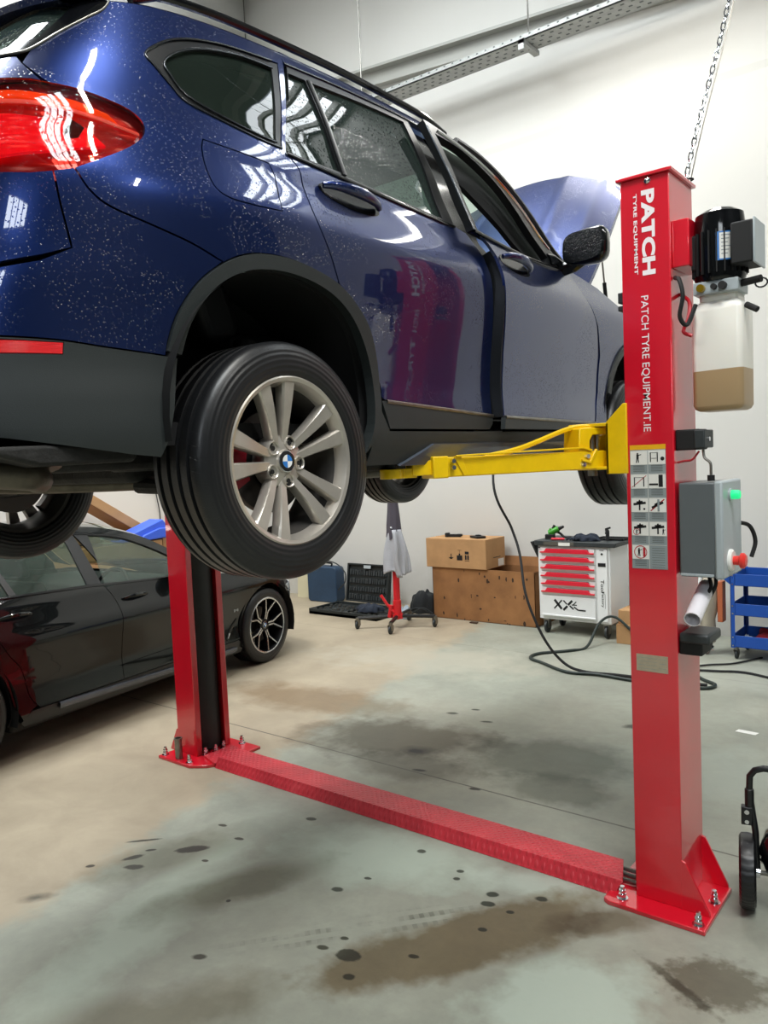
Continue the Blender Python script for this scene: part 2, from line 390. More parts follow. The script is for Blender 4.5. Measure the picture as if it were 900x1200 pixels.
# ================================================================ THE ROOM
XL, XR, YF, YB = -7.0, 7.0, -8.0, 4.75
def floor_mat():
    t = NT('worn_concrete'); t.b.inputs['Roughness'].default_value = .5
    c = t.coord()
    big = t.noise(.55, 4, .55, c, .3); fine = t.noise(14, 5, .7, c); mid = t.noise(2.6, 5, .65, c, .4)
    base = t.ramp(big, [(.32, hx('#9aa195')), (.5, hx('#a8ab9e')), (.68, hx('#b1a998'))])
    base = t.mix(.55, base, t.ramp(mid, [(.3, hx('#8d8f84')), (.55, hx('#a6a89b')), (.75, hx('#babdb0'))]))
    base = t.mix(.30, base, t.ramp(fine, [(.3, hx('#6d6c62')), (.6, hx('#a5a69b')), (.8, hx('#c3c3b8'))]), 'MULTIPLY')
    wob = t.noise(4.5, 4, .6, c); wob2 = t.noise(19, 3, .6, c)
    rough = t.math('ADD', .42, t.math('MULTIPLY', mid, .2)); cur = base
    def spot(x, y, rx, ry, rot, col, amt, soft=.25, wb=.6):
        nonlocal cur, rough
        mp = t.n('ShaderNodeMapping', vector_type='TEXTURE'); t.l(c, mp.inputs[0])
        mp.inputs['Location'].default_value = (x, y, 0); mp.inputs['Rotation'].default_value = (0, 0, rot); mp.inputs['Scale'].default_value = (rx, ry, 1)
        ln = t.n('ShaderNodeVectorMath', operation='LENGTH'); t.l(mp.outputs[0], ln.inputs[0])
        w_ = wob if rx > .25 else wob2
        d = t.math('ADD', ln.outputs['Value'], t.math('MULTIPLY', t.math('SUBTRACT', w_, .5), wb*2))
        f = t.ramp(d, [(max(.02, 1-soft), amt), (1.0, 0.)])
        cur = t.mix(f, cur, hx(col), 'MULTIPLY'); return f
    # warm light painted into the colour on the saloon's side of a wavering edge
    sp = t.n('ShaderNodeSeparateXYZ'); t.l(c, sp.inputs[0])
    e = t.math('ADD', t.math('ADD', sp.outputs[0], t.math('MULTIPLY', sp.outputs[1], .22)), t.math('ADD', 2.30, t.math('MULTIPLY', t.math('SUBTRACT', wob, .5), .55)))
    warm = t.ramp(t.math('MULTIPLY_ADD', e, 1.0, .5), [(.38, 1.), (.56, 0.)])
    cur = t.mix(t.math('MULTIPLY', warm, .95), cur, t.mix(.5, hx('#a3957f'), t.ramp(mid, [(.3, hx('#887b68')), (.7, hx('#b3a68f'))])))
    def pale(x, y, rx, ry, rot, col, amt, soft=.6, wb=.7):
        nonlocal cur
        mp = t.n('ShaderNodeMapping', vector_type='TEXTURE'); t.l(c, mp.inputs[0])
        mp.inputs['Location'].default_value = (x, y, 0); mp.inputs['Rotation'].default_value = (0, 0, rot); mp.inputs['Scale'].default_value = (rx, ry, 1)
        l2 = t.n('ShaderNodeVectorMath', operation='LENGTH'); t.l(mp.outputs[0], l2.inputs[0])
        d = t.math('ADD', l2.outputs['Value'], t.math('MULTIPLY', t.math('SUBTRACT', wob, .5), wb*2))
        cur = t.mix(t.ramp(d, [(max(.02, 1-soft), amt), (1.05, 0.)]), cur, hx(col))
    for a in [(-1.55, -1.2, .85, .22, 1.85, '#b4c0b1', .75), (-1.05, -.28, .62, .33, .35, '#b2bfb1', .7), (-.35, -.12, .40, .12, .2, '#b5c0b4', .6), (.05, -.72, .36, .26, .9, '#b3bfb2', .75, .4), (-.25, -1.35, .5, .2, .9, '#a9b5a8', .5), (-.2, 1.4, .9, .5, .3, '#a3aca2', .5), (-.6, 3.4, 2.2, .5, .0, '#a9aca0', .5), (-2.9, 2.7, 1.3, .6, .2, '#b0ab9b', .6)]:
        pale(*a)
    # worn and damp patches, painted car shadows (x, y, half axes, rotation, tint, amount)
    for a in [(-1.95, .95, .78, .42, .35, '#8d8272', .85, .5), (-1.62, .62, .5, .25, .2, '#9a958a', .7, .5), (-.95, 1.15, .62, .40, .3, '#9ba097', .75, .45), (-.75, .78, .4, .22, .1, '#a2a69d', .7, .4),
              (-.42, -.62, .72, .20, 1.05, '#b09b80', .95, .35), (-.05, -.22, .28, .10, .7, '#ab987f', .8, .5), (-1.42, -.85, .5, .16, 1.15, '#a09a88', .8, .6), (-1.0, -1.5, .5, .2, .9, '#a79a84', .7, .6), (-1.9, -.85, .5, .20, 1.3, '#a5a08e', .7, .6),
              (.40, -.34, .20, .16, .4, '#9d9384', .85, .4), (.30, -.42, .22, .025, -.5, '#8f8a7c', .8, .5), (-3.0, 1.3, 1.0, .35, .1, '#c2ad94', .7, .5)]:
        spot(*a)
    # expansion joint
    jt = t.math('LESS_THAN', t.math('ABSOLUTE', t.math('SUBTRACT', sp.outputs[1], .566)), .006); cur = t.mix(t.math('MULTIPLY', jt, .8), cur, hx('#4a483f'))
    jt = t.math('LESS_THAN', t.math('ABSOLUTE', t.math('SUBTRACT', sp.outputs[1], 3.30)), .006); cur = t.mix(t.math('MULTIPLY', jt, .35), cur, hx('#6a675c'))
    # oil and water spots
    for a in [(-1.86, -.745, .085, .035, .8, '#4a4230', 1., .25), (-2.03, -.95, .06, .02, 1.1, '#554e40', 1., .3), (-1.95, -1.0, .05, .025, .6, '#5c5547', 1., .3), (-2.13, -1.11, .025, .015, .8, '#564d40', 1., .3),
              (-2.13, -.82, .09, .012, .8, '#4f493c', 1., .3), (-2.02, -.86, .03, .012, .8, '#4f493c', 1., .3), (-2.08, -1.39, .09, .045, .9, '#4a4a42', .8, .9), (-1.72, -.78, .02, .012, .3, '#5c5547', 1., .3),
              (-1.93, -.5, .03, .014, .3, '#5c5547', 1., .3), (-1.75, -.55, .03, .014, .3, '#5c5547', 1., .3), (-1.60, -.2, .035, .02, .3, '#5d6458', 1., .3), (-.94, -.16, .025, .02, .3, '#656a60', 1., .3),
              (-.70, -.21, .02, .016, .3, '#5a6157', 1., .3), (-.68, -.27, .018, .014, .3, '#5a6157', 1., .3), (-.49, -.29, .03, .022, .3, '#5a6157', 1., .3), (-.47, -.36, .036, .022, .3, '#5a6157', 1., .3),
              (-.31, -.21, .03, .02, .3, '#5a6157', 1., .3), (-.37, -.36, .02, .014, .3, '#5a6157', 1., .3), (-.4, -.52, .02, .014, .3, '#5a6157', 1., .3), (-.72, -.93, .05, .04, .3, '#67685a', 1., .2),
              (-.83, -.95, .028, .016, .3, '#67685a', 1., .3), (-.80, -.86, .018, .012, .3, '#67685a', 1., .3), (-.64, -1.02, .025, .02, .3, '#67685a', 1., .3), (-.52, -.8, .025, .014, .3, '#67685a', 1., .3),
              (-1.17, -1.25, .035, .02, .5, '#5c594d', 1., .4), (-1.05, -.62, .03, .02, .3, '#5a6157', 1., .3), (-1.0, -.48, .02, .012, .3, '#5a6157', 1., .3), (-1.37, -.94, .012, .012, 0, '#55544b', 1., .3),
              (-1.70, .83, .06, .035, .3, '#3f3c34', 1., .4), (-1.68, .85, .16, .09, .3, '#6a655a', .9, .9), (-1.5, .6, .05, .02, .3, '#4b473d', 1., .4), (-1.1, .55, .04, .02, .3, '#4b473d', 1., .4),
              (-.74, 1.93, .09, .05, .6, '#55574f', .9, .5), (-1.9, 1.55, .05, .03, .3, '#55574f', .9, .4), (-1.8, 1.7, .04, .02, .3, '#55574f', .9, .4), (-1.6, 1.52, .05, .02, .3, '#55574f', .9, .4)]:
        spot(*a, .35)
    # faint tyre track with tread marks
    mp = t.n('ShaderNodeMapping', vector_type='TEXTURE'); t.l(c, mp.inputs[0]); mp.inputs['Location'].default_value = (-.8, -.78, 0); mp.inputs['Rotation'].default_value = (0, 0, .86); mp.inputs['Scale'].default_value = (.62, .09, 1)
    s = t.n('ShaderNodeSeparateXYZ'); t.l(mp.outputs[0], s.inputs[0])
    ln = t.n('ShaderNodeVectorMath', operation='LENGTH'); t.l(mp.outputs[0], ln.inputs[0])
    band = t.math('GREATER_THAN', t.math('SINE', t.math('MULTIPLY', s.outputs[1], 9)), .0)
    tread = t.math('GREATER_THAN', t.math('SINE', t.math('MULTIPLY', s.outputs[0], 95)), .1)
    e = t.math('MULTIPLY', t.ramp(ln.outputs['Value'], [(.4, 1.), (1., 0.)]), t.math('MULTIPLY', band, t.math('ADD', .35, t.math('MULTIPLY', tread, .5))))
    e = t.math('MULTIPLY', e, t.ramp(wob, [(.4, 0.), (.6, 1.)])); cur = t.mix(t.math('MULTIPLY', e, .8), cur, hx('#74786c'), 'MULTIPLY')
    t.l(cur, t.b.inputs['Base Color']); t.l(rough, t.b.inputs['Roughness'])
    t.bump(fine, .12, .01); return t.m
def wall_mat():
    t = NT('painted_wall'); t.b.inputs['Roughness'].default_value = .62
    a = t.noise(.5, 3, .5); b = t.noise(5, 5, .7)
    s = t.n('ShaderNodeSeparateXYZ'); t.l(t.coord(), s.inputs[0])
    base = t.ramp(a, [(.3, hx('#cccbc6')), (.7, hx('#d3d1cc'))])
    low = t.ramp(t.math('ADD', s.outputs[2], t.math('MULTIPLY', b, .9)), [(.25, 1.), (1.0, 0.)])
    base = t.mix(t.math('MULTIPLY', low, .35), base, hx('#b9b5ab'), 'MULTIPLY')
    seam = t.math('LESS_THAN', t.math('ABSOLUTE', t.math('SUBTRACT', s.outputs[2], 5.1)), .035)
    base = t.mix(t.math('MULTIPLY', seam, .10), base, hx('#6d6b66'))
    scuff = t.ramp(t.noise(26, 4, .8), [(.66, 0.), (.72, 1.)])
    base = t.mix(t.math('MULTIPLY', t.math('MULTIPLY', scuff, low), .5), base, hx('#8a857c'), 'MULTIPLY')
    t.l(base, t.b.inputs['Base Color']); return t.m
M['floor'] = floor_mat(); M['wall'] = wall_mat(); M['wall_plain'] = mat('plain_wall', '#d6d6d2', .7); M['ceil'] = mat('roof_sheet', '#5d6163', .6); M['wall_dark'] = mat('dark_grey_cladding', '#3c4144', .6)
M['galv'] = mat('galvanised_steel', '#a9aba9', .5, .25, 0, .12, 14); M['greyslot'] = mat('shaded_slot_grey', '#5f6362', .7); M['beam'] = mat('painted_grey_steel', '#a5a59f', .5)
def structure(o): o['kind'] = 'structure'; return o
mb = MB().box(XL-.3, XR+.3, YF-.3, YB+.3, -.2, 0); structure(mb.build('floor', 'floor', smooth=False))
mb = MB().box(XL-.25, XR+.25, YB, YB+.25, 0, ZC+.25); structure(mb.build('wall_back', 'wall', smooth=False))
mb = MB().box(XL-.25, XL, YF, YB, 0, ZC+.25); structure(mb.build('wall_left', 'wall', smooth=False))
mb = MB().box(XL-.25, XR+.25, YF-.25, YF, 0, ZC+.25); structure(mb.build('wall_front', 'wall_dark', smooth=False))
mb = MB()
for q in range(5): mb.box(1.9+.65*q-.03, 1.9+.65*q+.03, YF, YF+.18, 4.32, 5.88)
for q in (4.32, 5.1, 5.85): mb.box(1.87, 4.53, YF, YF+.16, q-.03, q+.03)
structure(mb.build('window_5', 'satin_black', smooth=False))
mb = MB().box(XR, XR+.25, YF, YB, 0, ZC+.25)
structure(mb.build('wall_right', 'wall_dark', smooth=False))
# roof sheet with skylight openings
xs = sorted({XL-.25, XR+.25}|{v for (x, y, sx, sy) in SKY for v in (x-sx/2, x+sx/2)}); ys = sorted({YF-.25, YB+.25}|{v for (x, y, sx, sy) in SKY for v in (y-sy/2, y+sy/2)})
mb = MB()
for i in range(len(xs)-1):
    for j in range(len(ys)-1):
        cx = (xs[i]+xs[i+1])/2; cy = (ys[j]+ys[j+1])/2
        if any(abs(cx-x) < sx/2 and abs(cy-y) < sy/2 for (x, y, sx, sy) in SKY): continue
        mb.box(xs[i], xs[i+1], ys[j], ys[j+1], ZC, ZC+.12)
structure(mb.build('ceiling', 'ceil', smooth=False))
k = 1
for (x, y, sx, sy) in SKY:      # purlins and ribs crossing each skylight
    mb = MB()
    for q in (-.28, .0, .28): mb.box(x-sx/2-.1, x+sx/2+.1, y+q*sy-.03, y+q*sy+.03, ZC-.16, ZC-.05)
    for q in range(1, 9): mb.box(x-sx/2+q*sx/9-.006, x-sx/2+q*sx/9+.006, y-sy/2, y+sy/2, ZC-.045, ZC-.035)
    structure(mb.build('window_%d' % k, 'beam', smooth=False)); k += 1
# steel rafters under the roof
mb = MB()
for y in (-5.6, -2.9, 2.9): mb.box(XL, XR, y-.07, y+.07, ZC-.34, ZC-.02)
structure(mb.build('trim_1', 'beam', smooth=False))
# the sloping gable rafter on the back wall and its lower flange
mb = MB()
A = [(-7.0, 6.62), (-2.95, 6.255), (-.5, 6.02), (2.0, 5.8)]
V = [(-7.0, 6.74), (-7.0, 6.60), (2.0, 5.80), (2.0, 5.97)]
mb.prism([(-7.0, 6.63), (-7.0, 6.49), (2.0, 5.63), (2.0, 5.80)], 'y', YB-.02, YB-.04)
mb.prism([(-7.0, 6.66), (-7.0, 6.63), (2.0, 5.80), (2.0, 5.83)], 'y', YB, YB-.13); mb.prism([(-7.0, 6.49), (-7.0, 6.46), (2.0, 5.60), (2.0, 5.63)], 'y', YB, YB-.09)
structure(mb.build('trim_2', 'beam', smooth=False))
# fluorescent battens (the fittings themselves)
M['tube'] = NT('lit_tube'); e = M['tube']; e.b.inputs['Emission Color'].default_value = (1, .97, .92, 1); e.b.inputs['Emission Strength'].default_value = 9; M['tube'] = e.m
bt = None; lab = ['white twin-tube ceiling light above the black saloon car', 'white twin-tube ceiling light above the tool cabinet', 'white twin-tube ceiling light behind the lifted car', 'white twin-tube ceiling light behind the near lift post',
                  'white twin-tube ceiling light out by the roller door', 'white twin-tube ceiling light next to the left wall']
for i, (x, y) in enumerate(TUBES):
    r = thing('ceiling_light', lab[i], 'ceiling light', (x, y, 6.0), 0, 'fluorescent ceiling lights')
    MB().prism([(-.09, .0), (.09, .0), (.05, .07), (-.05, .07)], 'x', -.78, .78).build('housing', 'white', r)
    for q in (-.045, .045): MB().cyl((-.75, q, -.022), (.75, q, -.022), .016, n=12).build('tube', 'tube', r)
    for q in (-.6, .6): MB().cyl((q, 0, .07), (q, 0, ZC-6.0), .004, n=6).build('hanger', 'steel', r)
# cable tray hung in front of the gable
TY = 4.42
r = thing('cable_tray', 'perforated galvanised cable tray hung across the upper back wall', 'cable tray', (0, TY, 0))
mb = MB(); x0, x1, z0, z1 = -6.6, 2.6, 5.92, 5.78
P = lambda x: z0+(z1-z0)*(x-x0)/(x1-x0)
mb.prism([(x0, P(x0)), (x1, P(x1)), (x1, P(x1)+.012), (x0, P(x0)+.012)], 'y', -.13, .13)
for yy in (-.13, .118): mb.prism([(x0, P(x0)), (x1, P(x1)), (x1, P(x1)+.052), (x0, P(x0)+.052)], 'y', yy, yy+.012)
mb.mat(1)
for i in range(92):
    x = x0+.05+i*.1; mb.box(x, x+.018, -.134, -.129, P(x)+.034, P(x)+.046); mb.box(x, x+.035, -.085, -.065, P(x)-.002, P(x)+.001); mb.box(x+.05, x+.085, -.01, .01, P(x)-.002, P(x)+.001); mb.box(x, x+.035, .06, .08, P(x)-.002, P(x)+.001)
mb.build('tray', ['galv', 'greyslot'], r, smooth=False)
for xx in (-4.8, -2.62, -.3): MB().box(xx-.03, xx+.03, -.17, .17, P(xx)-.045, P(xx)-.005).box(xx-.03, xx+.03, -.17, -.15, P(xx)-.1, P(xx)).build('bracket', 'galv', r, smooth=False)
MB().tube([(x0, .02, P(x0)+.03), (-3, .05, P(-3)+.03), (x1, .0, P(x1)+.03)], .02).build('cable', 'white', r)
lab = ['thin hanger rod of the cable tray rising above the car roof', 'thin hanger rod at the bracket in the middle of the cable tray', 'thin hanger rod nearest the left end of the cable tray']
for i, xx in enumerate((-4.78, -2.62, -6.93)):
    yy = TY if i < 2 else YB-.1
    o = MB().cyl((xx, yy, (P(xx)-.05) if i < 2 else 5.2), (xx, yy, ZC), .008, n=8).build('hanger_rod', 'steel'); setp(o, lab[i], 'rod', 'hanger rods of the cable tray')
# chain and cable dropping to the lift post
r = thing('drop_chain', 'bright steel chain with a grey cable dropping to the near lift post', 'chain', (0, 0, 0))
P0 = Vector((.14, .30, 2.80)); P1 = Vector((.36, .62, 4.35)); P2 = Vector((.62, 1.0, ZC-.02))
pts = [Vector(p) for p in spl([P0, P1, P2], 20)]; mb = MB(); acc = []
L = 0
for i in range(len(pts)-1):
    seg = (pts[i+1]-pts[i]); L += seg.length
N = int(L/.03)
cum = [0]
for i in range(len(pts)-1): cum.append(cum[-1]+(pts[i+1]-pts[i]).length)
def ptat(s):
    i = max(j for j in range(len(cum)-1) if cum[j] <= s+1e-9); f = (s-cum[i])/(cum[i+1]-cum[i]); return pts[i].lerp(pts[i+1], f), (pts[i+1]-pts[i]).normalized()
for i in range(N):
    p, d = ptat(i*.03); a = d.orthogonal().normalized(); b = d.cross(a); e = a if i % 2 else b
    mb.tube([p+d*(.02*math.cos(t))+e*(.009*math.sin(t)) for t in [2*PI*k/10 for k in range(10)]], .0028, 5, closed=True)
mb.build('chain', 'chrome', r)
MB().tube([p+Vector((.018, 0, 0)) for p in pts], .005, 6).build('cable', 'steel', r)
for s in (.05, .95, 1.6): p, d = ptat(s); MB().tube([p+Vector((.009+.02*math.cos(t), .015*math.sin(t), 0)) for t in [2*PI*k/12 for k in range(12)]], .004, 5, closed=True).build('cable_tie', 'black', r)
# ================================================================ WHEELS
def badge_roundel(mb, r, x):
    """blue and white quartered roundel in a dark ring; materials 0 ring, 1 blue, 2 white, 3 bright rim"""
    mb.mat(3).lathe([(r*1.03, x-.004), (r*1.03, x+.001), (r*.96, x+.0015)], n=32)
    mb.mat(0).lathe([(r*.97, x+.001), (r*.62, x+.002)], n=32)
    for q in range(4):
        mb.mat(1 if q % 2 else 2); a = [(x+.0025, 0, 0)]+[(x+.0025, -math.sin(t)*r*.62, math.cos(t)*r*.62) for t in [q*PI/2+k*PI/12 for k in range(7)]]
        mb.add(a, [[0]+list(range(1, 8))])
M['badge_blue'] = mat('badge_blue', '#2a78c8', .3); M['badge_white'] = mat('badge_white', '#f2f2f2', .3)
def tyre_mesh(R, W, rr):
    g = []; x = -.030
    for k in range(4):
        xc = -.030-(W-.06)*(k+.5)/4
        g += [(R-.0005, xc+.008), (R-.009, xc+.006), (R-.009, xc-.006), (R-.0005, xc-.008)]
    prof = [(rr, -.020), (rr+.006, -.006), (rr+.022, .002), (rr+.045, .004), (R-.045, .002), (R-.025, -.004), (R-.012, -.011), (R-.005, -.020), (R-.001, -.032)]+g
    prof += [(R-.001, -W+.032), (R-.005, -W+.02), (R-.012, -W+.011), (R-.03, -W+.002), (R-.05, -W-.004), (rr+.03, -W-.002), (rr+.004, -W+.008), (rr, -W+.02)]
    return MB().lathe(prof, n=96)
def loft_spokes(mb, specs, n=14):
    """each spec: function t -> (centre radius, tangential offset, half width, x front, depth), angle"""
    for fn, ang in specs:
        ca, sa = math.cos(ang), math.sin(ang); rows = []
        for i in range(n+1):
            r, tg, hw, x, dp = fn(i/n); rows_i = []
            for (q, dx) in ((-1., -dp), (-1., -.006), (-.78, 0.), (.78, 0.), (1., -.006), (1., -dp)):
                # local radial direction = (z: cos, y: -sin)
                ty = tg+q*hw; rows_i.append((x+dx, -sa*r-ca*ty, ca*r-sa*ty))
            rows_i.append(rows_i[0]); rows.append(rows_i)
        mb.grid(rows)
M['barrel'] = mat('dark_rim_barrel', '#4a4744', .5, .5)  # inner barrel, darker grey than the rim lip
def suv_wheel(parent, c, side, rz=0.):
    w = empty('wheel', c, 0 if side > 0 else PI, parent); R, W, rr = .345, .225, .236
    tyre_mesh(R, W, rr).build('tyre', 'tyre', w, ang=32)
    MB().lathe([(rr+.008, -.018), (rr+.010, -.006), (rr+.004, -.002), (rr-.006, -.006), (rr-.014, -.022), (rr-.02, -.045)], n=80).mat(1).lathe([(rr-.02, -.045), (rr-.035, -.085), (rr-.036, -.16), (rr-.012, -.2), (rr+.006, -.205), (rr+.008, -.195), (rr-.02, -.15)], n=80).build('rim', ['alloy', 'barrel'], w, ang=40)
    mb = MB(); specs = []
    for k in range(5):
        a0 = math.radians(12+72*k)
        for s_ in (-1, 1):
            def fn(t, s_=s_):
                r = .045+t*(rr-.055); th = s_*(.0165+.030*t**1.1+.004*t*t) ; hw = .0125+.0145*t**1.4
                x = -.050+.010*math.sin(PI*t*.9)+.036*t**1.5; return r, th, hw, x, .034
            specs.append((fn, a0))
    loft_spokes(mb, specs)
    mb.build('spokes', 'alloy', w, ang=40)
    # hub: dished disc with five lug pockets
    mb = MB().lathe([(.0, -.038), (.033, -.038), (.036, -.044), (.075, -.052), (.080, -.062), (.078, -.10)], n=48)
    for k in range(5):
        a = math.radians(12+36+72*k); cy, cz = -math.sin(a)*.058, math.cos(a)*.058
        mb.lathe([(.0165, -.080), (.0165, -.044), (.0195, -.041), (.023, -.048), (.024, -.09)], (0, cy, cz), (1, 0, 0), 20)
    mb.build('hub', 'alloy', w, ang=40)
    mb = MB()
    for k in range(5):
        a = math.radians(12+36+72*k); cy, cz = -math.sin(a)*.058, math.cos(a)*.058
        mb.cyl((-.08, cy, cz), (-.050, cy, cz), .0163, n=16).cyl((-.07, cy, cz), (-.046, cy, cz), .0075, n=6)
    mb.build('lug_bolts', 'black', w)
    mb = MB(); badge_roundel(mb, .031, -.037); mb.build('centre_badge', ['black', 'badge_blue', 'badge_white', 'chrome'], w)
    MB().lathe([(.06, -.11), (.15, -.11), (.152, -.13), (.06, -.13)], n=48).build('brake_disc', 'disc', w)
    mb = MB().lathe([(.105, -.095), (.168, -.095), (.168, -.15), (.105, -.15)], n=16, a0=math.radians(62), a1=math.radians(118), closed=True)
    mb.lathe([(.17, -.10), (.205, -.10), (.205, -.14), (.17, -.14)], n=10, a0=math.radians(100), a1=math.radians(140), closed=True); mb.build('brake_caliper', 'brakered' if side > 0 else 'disc', w)
    MB().cyl((-.028, -.115, -.155), (-.028, -.128, -.178), .004, n=8).build('tyre_valve', 'black', w)
    return w
# ================================================================ THE BLUE CAR ON THE LIFT
B = BMap(**SUVMAP)
OX, OY, OZ = -1.36, -1.35, 1.56
car = thing('suv', 'dark blue rain-wet five-door car raised high on the two-post lift, hood open', 'car', (OX, OY, OZ))
U0, U1 = B.U0, B.U1
ARO = spl([(-.3815, .533), (-.352, .622), (-.298, .708), (-.236, .762), (-.166, .798), (-.093, .816), (.0104, .8196), (.1168, .806), (.2208, .778), (.3058, .728), (.3783, .657), (.415, .560), (.424, .450), (.412, .335)], 4)
ARI = spl([(-.3406, .525), (-.312, .606), (-.2643, .682), (-.2085, .730), (-.1376, .762), (-.0606, .776), (.0312, .777), (.1396, .760), (.2349, .722), (.3112, .660), (.3640, .575), (.388, .480), (.375, .355), (.3256, .2517)], 4)
DA = 2.715
ARO2 = [(a+DA-.02, b) for a, b in ARO]; ARI2 = [(a+DA-.02, b) for a, b in ARI]
ROOF = spl([(-.57, 1.458), (-.4, 1.478), (-.176, 1.500), (.245, 1.541), (.56, 1.566), (.85, 1.573), (1.05, 1.570), (1.275, 1.560), (1.46, 1.510), (1.607, 1.418), (1.754, 1.262), (1.86, 1.150), (1.93, 1.105)], 6)
RT = lambda u: np.interp(u, [p[0] for p in ROOF], [p[1] for p in ROOF])
WT = spl([(.235, 1.488), (.45, 1.506), (.63, 1.516), (.87, 1.524), (1.13, 1.508), (1.36, 1.462), (1.523, 1.376), (1.696, 1.232), (1.84, 1.12), (1.90, 1.095)], 6)
LENS = spl([(-.6414, .9467), (-.5802, .9754), (-.4962, 1.019), (-.4459, 1.0551), (-.4290, 1.080), (-.4337, 1.1036), (-.4685, 1.1262), (-.5364, 1.1422), (-.6137, 1.1535), (-.6976, 1.1595)], 5)
RWIN = spl([(-.5694, 1.4551), (-.5956, 1.4197), (-.6579, 1.3798), (-.7319, 1.3245), (-.7904, 1.2704), (-.8252, 1.2549), (-.8952, 1.252)], 5)
SEAM = spl([(-.6460, .943), (-.6089, .8949), (-.5532, .8624), (-.4483, .8368), (-.3202, .808), (-.2209, .776)], 5)
GATE = spl([(-.6983, .9314), (-.6797, .8617), (-.6549, .7955), (-.6378, .7575)], 4)
CTOP = spl([(-.3815, .5222), (-.4743, .5292), (-.553, .536), (-.634, .5448), (-.765, .5512), (-1.0, .556)], 4)
DSEAM = spl([(.100, 1.150), (.135, 1.110), (.1335, 1.052), (.1475, .948), (.1932, .856), (.2281, .785)], 5)
QWO = spl([(.206, 1.487), (.135, 1.477), (-.0324, 1.4525), (-.2077, 1.4146), (-.321, 1.374), (-.407, 1.316), (-.3726, 1.2843), (-.3151, 1.2405), (-.261, 1.2044), (-.1339, 1.1835), (-.0025, 1.168), (.088, 1.163)], 4)
QWI = spl([(.166, 1.453), (.09, 1.447), (.009, 1.436), (-.1618, 1.3968), (-.2754, 1.3511), (-.3335, 1.3053), (-.3118, 1.2695), (-.257, 1.2258), (-.1291, 1.1978), (.0104, 1.1807), (.0729, 1.1781)], 4)
FLAP = [(-.233, 1.1035)]+[(-.0391, 1.0990), (.010, 1.0953), (.0225, 1.059), (.0111, .9959), (.008, .950)]+spl([(-.0961, .9443), (-.19, .9474), (-.235, .972), (-.2467, 1.0279), (-.243, 1.08)], 4)
RDF = [(.973, 1.113), (1.045, 1.100), (1.100, 1.055), (1.128, 1.018), (1.136, .926), (1.146, .798), (1.148, .58), (1.140, .440), (1.137, .400)]
roofrear = [(u, z) for u, z in ROOF if u <= .245]
iSE = [i for i, (u, z) in enumerate(ARO) if u >= -.2209][0]
def sub(poly, a, b): return [p for p in poly if a-1e-6 <= p[0] <= b+1e-6]

